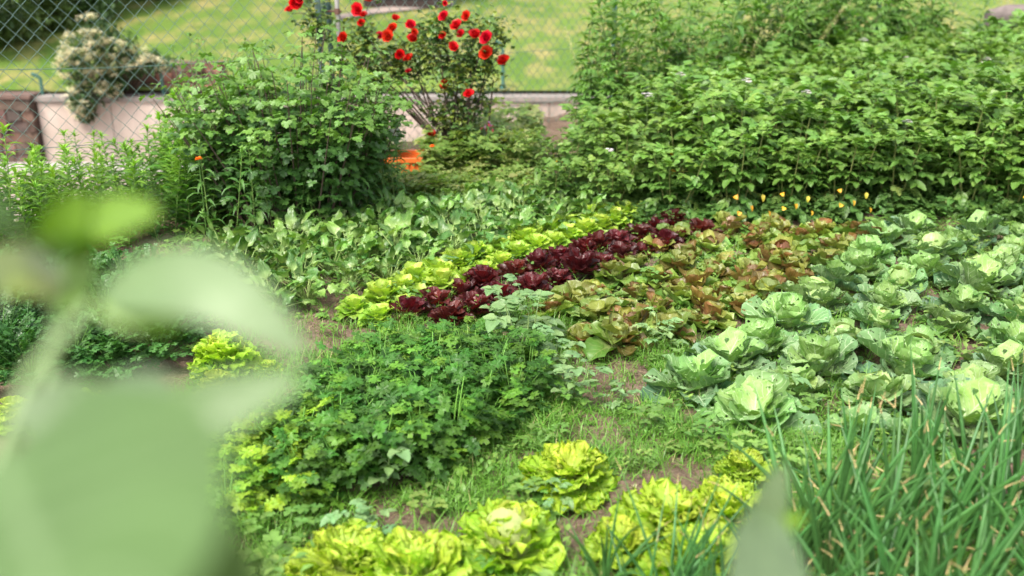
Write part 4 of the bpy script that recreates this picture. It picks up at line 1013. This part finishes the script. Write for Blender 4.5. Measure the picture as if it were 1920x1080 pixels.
def small_flower(name, px, py, Y, kind, lab, cat):
    x, y, z = aty(px, py, Y); g0 = G(x, y); e = empty(name, (x, y, g0)); h = z - g0
    st = MB(); P = arc((0, 0, 0), 0, 1.57, 1.55, h, 5); st.addT(tube(P, .003, 5, C=(.12, .25, .05)), I3, (0, 0, 0))
    for k in range(8): st.addT(LT(base=jit((.12, .25, .05), .2), L=.08, W=.02, nu=4, nv=3, prof=P_lance, p1=-.8), ORI(k * 2.4, .4), P[-1] * (k + 1) / 10)
    st.obj('stem', M_stem, e); f = MB()
    if kind == 'white':
        for a in range(2):
            for b in range(3):
                jx, jz = rnd.uniform(-.008, .008), rnd.uniform(-.008, .008)
                for k in range(5): f.addT(LT(base=(.9, .9, .9), L=.019, W=.021, nu=4, nv=3, prof=P_round, p1=-.1, cup=.05), RX(1.45 + jx * 40) @ RZ(k * 1.2566 + jz * 60), P[-1] + np.array([-.02 + a * .034 + jx, -.012 - .01 * (b % 2), -.03 + b * .03 + jz]))
    elif kind == 'orange':
        for k in range(14): f.addT(LT(base=jit((.85, .16, .01), .1), L=.022, W=.012, nu=4, nv=3, prof=P_strap, p1=-.5), ORI(k * 2.4, .1 + .06 * k), P[-1])
    else:
        for k in range(14): f.addT(LT(base=jit((.3, .12, .25) if k % 2 else (.35, .03, .06), .2), L=.03, W=.014, nu=4, nv=3, prof=P_lance, p1=-.6), ORI(k * 2.4, rnd.uniform(-1, .8)), P[-1] + RS.normal(0, .018, 3))
    f.obj('flower', M_white if kind == 'white' else M_rose, e); tag(e, lab, cat)
small_flower('white_phlox', 742, 243, 5.9, 'white', 'small bright white phlox head between the currant bush and roses', 'flower')
small_flower('marigold', 810, 275, 6.7, 'orange', 'single orange marigold just below the lowest red rose', 'flower')
small_flower('poppy', 372, 299, 5.1, 'orange', 'tiny orange flower among the goldenrod stems', 'flower')
small_flower('columbine', 915, 236, 6.9, 'purple', 'purple and dark red columbine at the foot of the roses', 'flower')

# ------------------------------------------------------------------ ground cover (stuff)
def inpoly(px, py, poly):
    c = np.zeros(px.shape, bool); n = len(poly)
    for i in range(n):
        x0, y0 = poly[i]; x1, y1 = poly[(i + 1) % n]
        c ^= ((y0 > py) != (y1 > py)) & (px < (x1 - x0) * (py - y0) / (y1 - y0 + 1e-9) + x0)
    return c
BARE = [[(560, 575), (660, 560), (745, 610), (700, 650), (600, 665), (470, 650), (340, 665), (335, 615), (470, 610)], [(1010, 690), (1090, 655), (1180, 665), (1255, 720), (1240, 762), (1110, 770), (1020, 735)],
        [(1270, 765), (1390, 775), (1420, 820), (1330, 835)], [(1160, 880), (1290, 875), (1240, 960), (1130, 990), (1090, 950)], [(960, 470), (860, 500), (760, 535), (700, 560), (720, 530), (850, 490)],
        [(1380, 600), (1480, 560), (1620, 480), (1650, 500), (1500, 620), (1420, 650)], [(1020, 560), (1260, 450), (1290, 460), (1060, 590)], [(1650, 700), (1900, 690), (1920, 850), (1700, 830)], [(100, 690), (330, 690), (360, 730), (60, 770)], [(1400, 405), (1720, 415), (1700, 445), (1640, 440), (1420, 425)],
        [(1050, 960), (1130, 930), (1150, 1080), (1060, 1080)], [(-50, 730), (160, 740), (-50, 780)], [(800, 385), (860, 380), (870, 405), (805, 410)]]
def scatter(n, x0, x1, y0, y1, dens):
    X = RS.uniform(x0, x1, n); Y = RS.uniform(y0, y1, n); px, py = topx(X, Y, 0)
    d = np.ones(n)
    for b in BARE: d[inpoly(px, py, b)] = dens * 1.7
    d *= np.clip(.75 + 3.2 * fbm(X * 3.5, Y * 3.5, 3, 40) + .2, .06, 1)
    d[fence_side(X, Y) > .6] = 0; d[(px < -60) | (px > 1990) | (py > 1180)] = 0
    for cx, cy, r in PLANTED:
        if r >= .1: d[(X - cx) ** 2 + (Y - cy) ** 2 < (r * .75) ** 2] *= .15
    k = RS.uniform(0, 1, n) < d; return X[k], Y[k], px[k], py[k]
def grass(n, x0, x1, y0, y1, H, wd, name, dens=.12):
    X, Y, px, py = scatter(n, x0, x1, y0, y1, dens); m = len(X); Z = gz(X, Y) - .004
    a = RS.uniform(0, 6.28, m); h = H * RS.uniform(.35, 1.0, m) * (.5 + 1.6 * np.clip(fbm(X * 6, Y * 6, 2, 77) + .5, 0, 1)); lean = RS.uniform(.2, 1.5, m); w = wd * RS.uniform(.7, 1.3, m)
    dx, dy = np.cos(a), np.sin(a); sx, sy = -dy, dx
    pts = []
    for t, ww in ((0, 1), (.35, .9), (.7, .6)):
        cx = X + dx * h * lean * t * t; cy = Y + dy * h * lean * t * t; cz = Z + h * t * (1 - .35 * lean * t)
        pts.append(np.stack([cx - sx * w * ww, cy - sy * w * ww, cz], 1)); pts.append(np.stack([cx + sx * w * ww, cy + sy * w * ww, cz], 1))
    pts.append(np.stack([X + dx * h * lean, Y + dy * h * lean, Z + h * (1 - .35 * lean)], 1))
    V = np.stack(pts, 1).reshape(-1, 3); b = np.arange(m) * 7
    F4 = np.concatenate([np.stack([b, b + 1, b + 3, b + 2], 1), np.stack([b + 2, b + 3, b + 5, b + 4], 1)]); F3 = np.stack([b + 4, b + 5, b + 6], 1)
    c = np.array([.14, .31, .04]) * RS.uniform(.65, 1.35, (m, 1)); y_ = RS.uniform(0, 1, m) < .03; c[y_] = [.42, .38, .17]
    C = np.repeat(c, 7, 0); mb = MB(); mb.V.append(V); mb.U.append(np.tile([[.5, .5]], (len(V), 1))); mb.C.append(C); mb.F += [F4, F3]; mb.n = len(V)
    return tag(mb.obj(name, M_gra), kind='stuff', label='short green grass growing between the vegetable beds')
o = grass(85000, -1.3, 1.5, 1.9, 4.4, .07, .0018, 'grass'); 
o = grass(30000, -3.2, 4.2, 3.6, 8.2, .085, .0018, 'grass', .08); o['label'] = 'thin grass on the soil among the farther beds'
def groundweeds():
    T = []
    for _ in range(6):                         # clover-like, chickweed-like, small broad leaves
        mb = MB(); kind = _ % 3
        if kind == 0:
            for k in range(9):
                a = rnd.uniform(0, 6.28); r = rnd.uniform(.006, .035); p = (math.cos(a) * r, math.sin(a) * r, rnd.uniform(.02, .05))
                for q in range(3): mb.addT(LT(base=jit((1, 1, 1), .15), L=.013, W=.012, nu=3, nv=3, prof=P_round, p1=-.3), ORI(a + q * 2.09, .1), p)
        elif kind == 1:
            for k in range(16):
                a = rnd.uniform(0, 6.28); r = rnd.uniform(.0, .04); mb.addT(LT(base=jit((1, 1, 1), .15), L=.018, W=.010, nu=4, nv=3, prof=P_spade, p1=-.5), ORI(a, rnd.uniform(0, .8)), (math.cos(a) * r, math.sin(a) * r, rnd.uniform(.005, .055)))
        else:
            for k in range(8): mb.addT(LT(base=jit((1, 1, 1), .15), L=rnd.uniform(.03, .05), W=.02, nu=5, nv=3, prof=P_oval, p0=.5, p1=-1.2, cup=.4), ORI(k * 2.4, .3), (0, 0, .003))
            mb.addT(fanleaf(.018, 3, 2, .4), ORI(1, .3), (0.01, 0, .04))
        T.append(mb.tpl())
    mb = MB(); X, Y, px, py = scatter(10000, -3.0, 4.4, 1.9, 7.6, .08)
    Z = gz(X, Y)
    for i in range(len(X)):
        far = Y[i] > 4.6
        c = jit((.14, .28, .055) if rnd.random() < .6 else (.2, .33, .07), .25)
        mb.addT(T[rnd.randrange(6)], RZ(rnd.uniform(0, 6.28)), (X[i], Y[i], Z[i] - .003), rnd.uniform(.6, 1.2) * (1.9 if rnd.random() < .15 else 1), c)
    tag(mb.obj('ground_weeds', M_wee), 'chickweed and other low weeds carpeting the soil', kind='stuff')
    # rank yellow-green growth at the foot of the roses
    mb = MB(); 
    for i in range(2600):
        px = rnd.uniform(690, 1010); py = rnd.uniform(255 if px > 830 else 325, 400); x, y = at(px, py)
        if y > 8.2 or (px < 800 and 6.6 < y < 7.3) or (px < 760 and py > 380) or fence_side(x, y) > .1: continue
        hh = rnd.random() ** 1.5 * .26 * (1.0 if px > 800 and py < 350 else .35)
        c = jit((.19, .29, .06) if rnd.random() < .65 else (.32, .35, .12), .25)
        mb.addT(T[rnd.randrange(6)], RZ(rnd.uniform(0, 6.28)) @ RX(rnd.uniform(-.5, .5)), (x, y, G(x, y) + hh), rnd.uniform(1.3, 2.6), c)
        if rnd.random() < .3: mb.addT(LT(base=jit((.4, .42, .16), .15), L=rnd.uniform(.15, .35), W=.006, nu=7, nv=3, prof=P_lance, p1=-1.5), ORI(rnd.uniform(0, 6.28), rnd.uniform(.4, 1.3)), (x, y, G(x, y)))
    for i in range(380):       # scrubby strip in front of the potato stems and along the fence foot
        px = rnd.uniform(1000, 1950); py = rnd.uniform(392, 432); x, y = at(px, py)
        mb.addT(T[rnd.randrange(6)], RZ(rnd.uniform(0, 6.28)), (x, y, G(x, y) + rnd.random() ** 2 * .08), rnd.uniform(1.2, 2.2), jit((.11, .21, .05), .25))
    tag(mb.obj('rank_weeds', M_wee), 'tangled yellow-green weeds at the foot of the roses', kind='stuff')
groundweeds()
def clods():
    mb = MB(); n = 6500; X = RS.uniform(-3, 4, n); Y = RS.uniform(1.9, 6.6, n)
    base = np.array([[0, 0, 1], [1, 0, 0], [0, 1, 0], [-1, 0, 0], [0, -1, 0], [0, 0, -1]], float); F = np.array([[0, 1, 2], [0, 2, 3], [0, 3, 4], [0, 4, 1], [5, 2, 1], [5, 3, 2], [5, 4, 3], [5, 1, 4]])
    Z = gz(X, Y)
    for i in range(n):
        s = rnd.uniform(.002, .008) * (2 if rnd.random() < .06 else 1); V = base * s * RS.uniform(.6, 1.4, (6, 3)); V[:, 2] *= .7
        mb.add(V @ RZ(rnd.uniform(0, 6.28)).T + np.array([X[i], Y[i], Z[i] + s * .2]), F)
    tag(mb.obj('soil_clods', M_soil), 'crumbs and clods of brown soil lying on the beds', kind='stuff')
clods()
def litter():
    mb = MB(); n = 900; X = RS.uniform(-3, 4, n); Y = RS.uniform(1.9, 6.4, n); Z = gz(X, Y)
    T = [LT(L=1, W=.55, nu=4, nv=3, prof=P_oval, p1=-.9, cup=.6) for _ in range(3)]; Q = LT(L=1, W=.06, nu=4, nv=3, prof=P_strap, p1=-.6)
    for i in range(n):
        c = jit((.38, .26, .13) if rnd.random() < .6 else (.5, .42, .25), .3)
        mb.addT(Q if rnd.random() < .55 else T[i % 3], ORI(rnd.uniform(0, 6.28), rnd.uniform(-.1, .5)), (X[i], Y[i], Z[i] + .004), rnd.uniform(.012, .04), c)
    tag(mb.obj('leaf_litter', M_gra), 'dead brown leaf scraps and straw lying on the soil', kind='stuff')
litter()
#FG
# ------------------------------------------------------------------ the broad-leaved plants close to the camera
def curve_leaf(pts, W, nv=9, cup=.25, C=(.16, .28, .13), prof=P_oval, up=(0, -.35, 1), nu=18):
    """a blade whose midrib follows real 3-D points; it is as wide as W and faces up"""
    pts = np.array(pts, float); t = np.linspace(0, len(pts) - 1, nu); c = []
    for q in t:
        i = min(int(q), len(pts) - 2); f = q - i; p0, p1, p2, p3 = pts[max(i - 1, 0)], pts[i], pts[i + 1], pts[min(i + 2, len(pts) - 1)]
        c.append(.5 * ((2 * p1) + (-p0 + p2) * f + (2 * p0 - 5 * p1 + 4 * p2 - p3) * f * f + (-p0 + 3 * p1 - 3 * p2 + p3) * f ** 3))
    c = np.array(c); T = np.gradient(c, axis=0); T /= np.linalg.norm(T, axis=1)[:, None]
    S_ = np.cross(T, np.array(up, float)); S_ /= np.linalg.norm(S_, axis=1)[:, None]; Nn = np.cross(S_, T)
    u = np.linspace(0, 1, nu); v = np.linspace(-1, 1, nv); w = W / 2 * prof(u)
    P = c[:, None] + S_[:, None] * (v[None, :, None] * w[:, None, None]) + Nn[:, None] * (cup * w[:, None, None] * (v ** 2)[None, :, None])
    U, Vv = np.meshgrid(u, v, indexing='ij')
    mb = MB(); mb.add(P.reshape(-1, 3), gridF(nu, nv), np.stack([(Vv + 1) / 2, U], -1).reshape(-1, 2), np.array(C)); return mb
def P3(px, py, d):
    x, y, k = ray(px, py); n = math.sqrt(x * x + y * y + k * k); return np.array([x, y, k]) / n * d + np.array([0, 0, CAM_H])
def sub(a, o): return [np.array(p) - o for p in a]
PALE, GRN, YEL = (.155, .24, .105), (.08, .17, .03), (.15, .27, .02)
def fgplant(name, base_px, d, stem, leaves, label):
    b = P3(*base_px[:2], d); o = np.array([b[0], b[1], G(b[0], b[1])]); e = empty(name, tuple(o)); s = MB()
    P = [np.array([0, 0, 0.])] + sub([P3(*q) for q in stem], o)
    s.addT(tube(P, np.linspace(.006, .003, len(P)), 8, C=(.2, .3, .12)), I3, (0, 0, 0)); s.obj('stem', M_stem, e)
    for pts, W_, c, pr, up, cu in leaves:
        curve_leaf(sub([P3(*q) for q in pts], o), W_, C=c, prof=pr, up=up, cup=cu).obj('leaf', M_fg, e)
    return tag(e, label, 'plant')
fgplant('broad_leaved_plant', (60, 1300), .66, [(70, 1100, .67), (80, 900, .69), (92, 740, .70), (105, 560, .71), (130, 460, .72)],
    [([(125, 480, .72), (60, 440, .68), (-60, 385, .65)], .058, GRN, P_oval, (0, -.6, 1), .3),
     ([(125, 480, .72), (200, 425, .69), (300, 400, .66)], .040, YEL, P_oval, (0, -.8, 1), .3),
     ([(120, 480, .72), (118, 430, .71), (160, 360, .70)], .030, YEL, P_oval, (.3, -1, .2), .2),
     ([(105, 560, .71), (40, 520, .67), (-40, 490, .64)], .040, (.36, .42, .33), P_oval, (0, -1, .6), .2),
     ([(122, 470, .72), (150, 520, .69), (110, 590, .67)], .026, (.17, .28, .07), P_oval, (0, -1, .3), .2)],
    'tall blurred broad-leaved plant top rising before the goldenrod')
fgplant('broad_leaved_plant', (-60, 1350), .56, [(-60, 1150, .57), (-20, 900, .58), (60, 700, .60), (170, 570, .61)],
    [([(190, 560, .61), (280, 530, .58), (380, 535, .56), (480, 590, .545), (580, 672, .535)], .040, PALE, P_oval, (0, -1, .75), .12),
     ([(180, 570, .61), (260, 590, .60), (350, 605, .59)], .018, YEL, P_oval, (0, -1, .5), .2)],
    'blurred plant with one pale leaf arching over the soil')
fgplant('broad_leaved_plant', (120, 1400), .52, [(140, 1200, .53), (180, 1000, .54), (215, 850, .55)],
    [([(0, 850, .46), (30, 950, .42), (80, 1070, .39), (160, 1300, .35)], .150, (.085, .16, .045), P_strap, (.1, -1, .8), .05),
     ([(250, 900, .46), (300, 980, .43), (390, 1090, .40), (470, 1250, .37)], .040, (.115, .185, .07), P_strap, (.15, -1, .8), .04),
     ([(215, 860, .55), (320, 800, .53), (440, 752, .52), (570, 705, .51)], .036, PALE, P_oval, (.1, -1, .9), .2),
     ([(215, 850, .55), (150, 800, .55), (90, 775, .56), (30, 765, .57)], .046, (.12, .19, .085), P_oval, (-.1, -1, .9), .2),
     ([(215, 850, .55), (220, 800, .55), (250, 750, .56), (320, 705, .57)], .046, (.16, .22, .14), P_oval, (-.1, -1, .9), .2),
     ([(220, 840, .55), (250, 800, .57), (290, 760, .58)], .034, YEL, P_oval, (0, -1, .5), .2)],
    'big blurred pale green leaves filling the lower corner')
fgplant('broad_leaved_plant', (1440, 1300), .85, [(1440, 1180, .86), (1440, 1080, .88), (1435, 1000, .9)],
    [([(1440, 950, .88), (1440, 1030, .82), (1440, 1130, .76), (1445, 1240, .72)], .066, (.14, .21, .105), P_round, (.1, -1, .8), .12),
     ([(1435, 985, .9), (1450, 930, .88), (1470, 870, .86)], .032, (.17, .24, .135), P_spade, (-.4, -1, .4), .15),
     ([(1435, 985, .9), (1475, 980, .88), (1510, 965, .87)], .014, YEL, P_oval, (0, -1, .9), .2)],
    'blurred broad leaf with a pointed top before the onions')
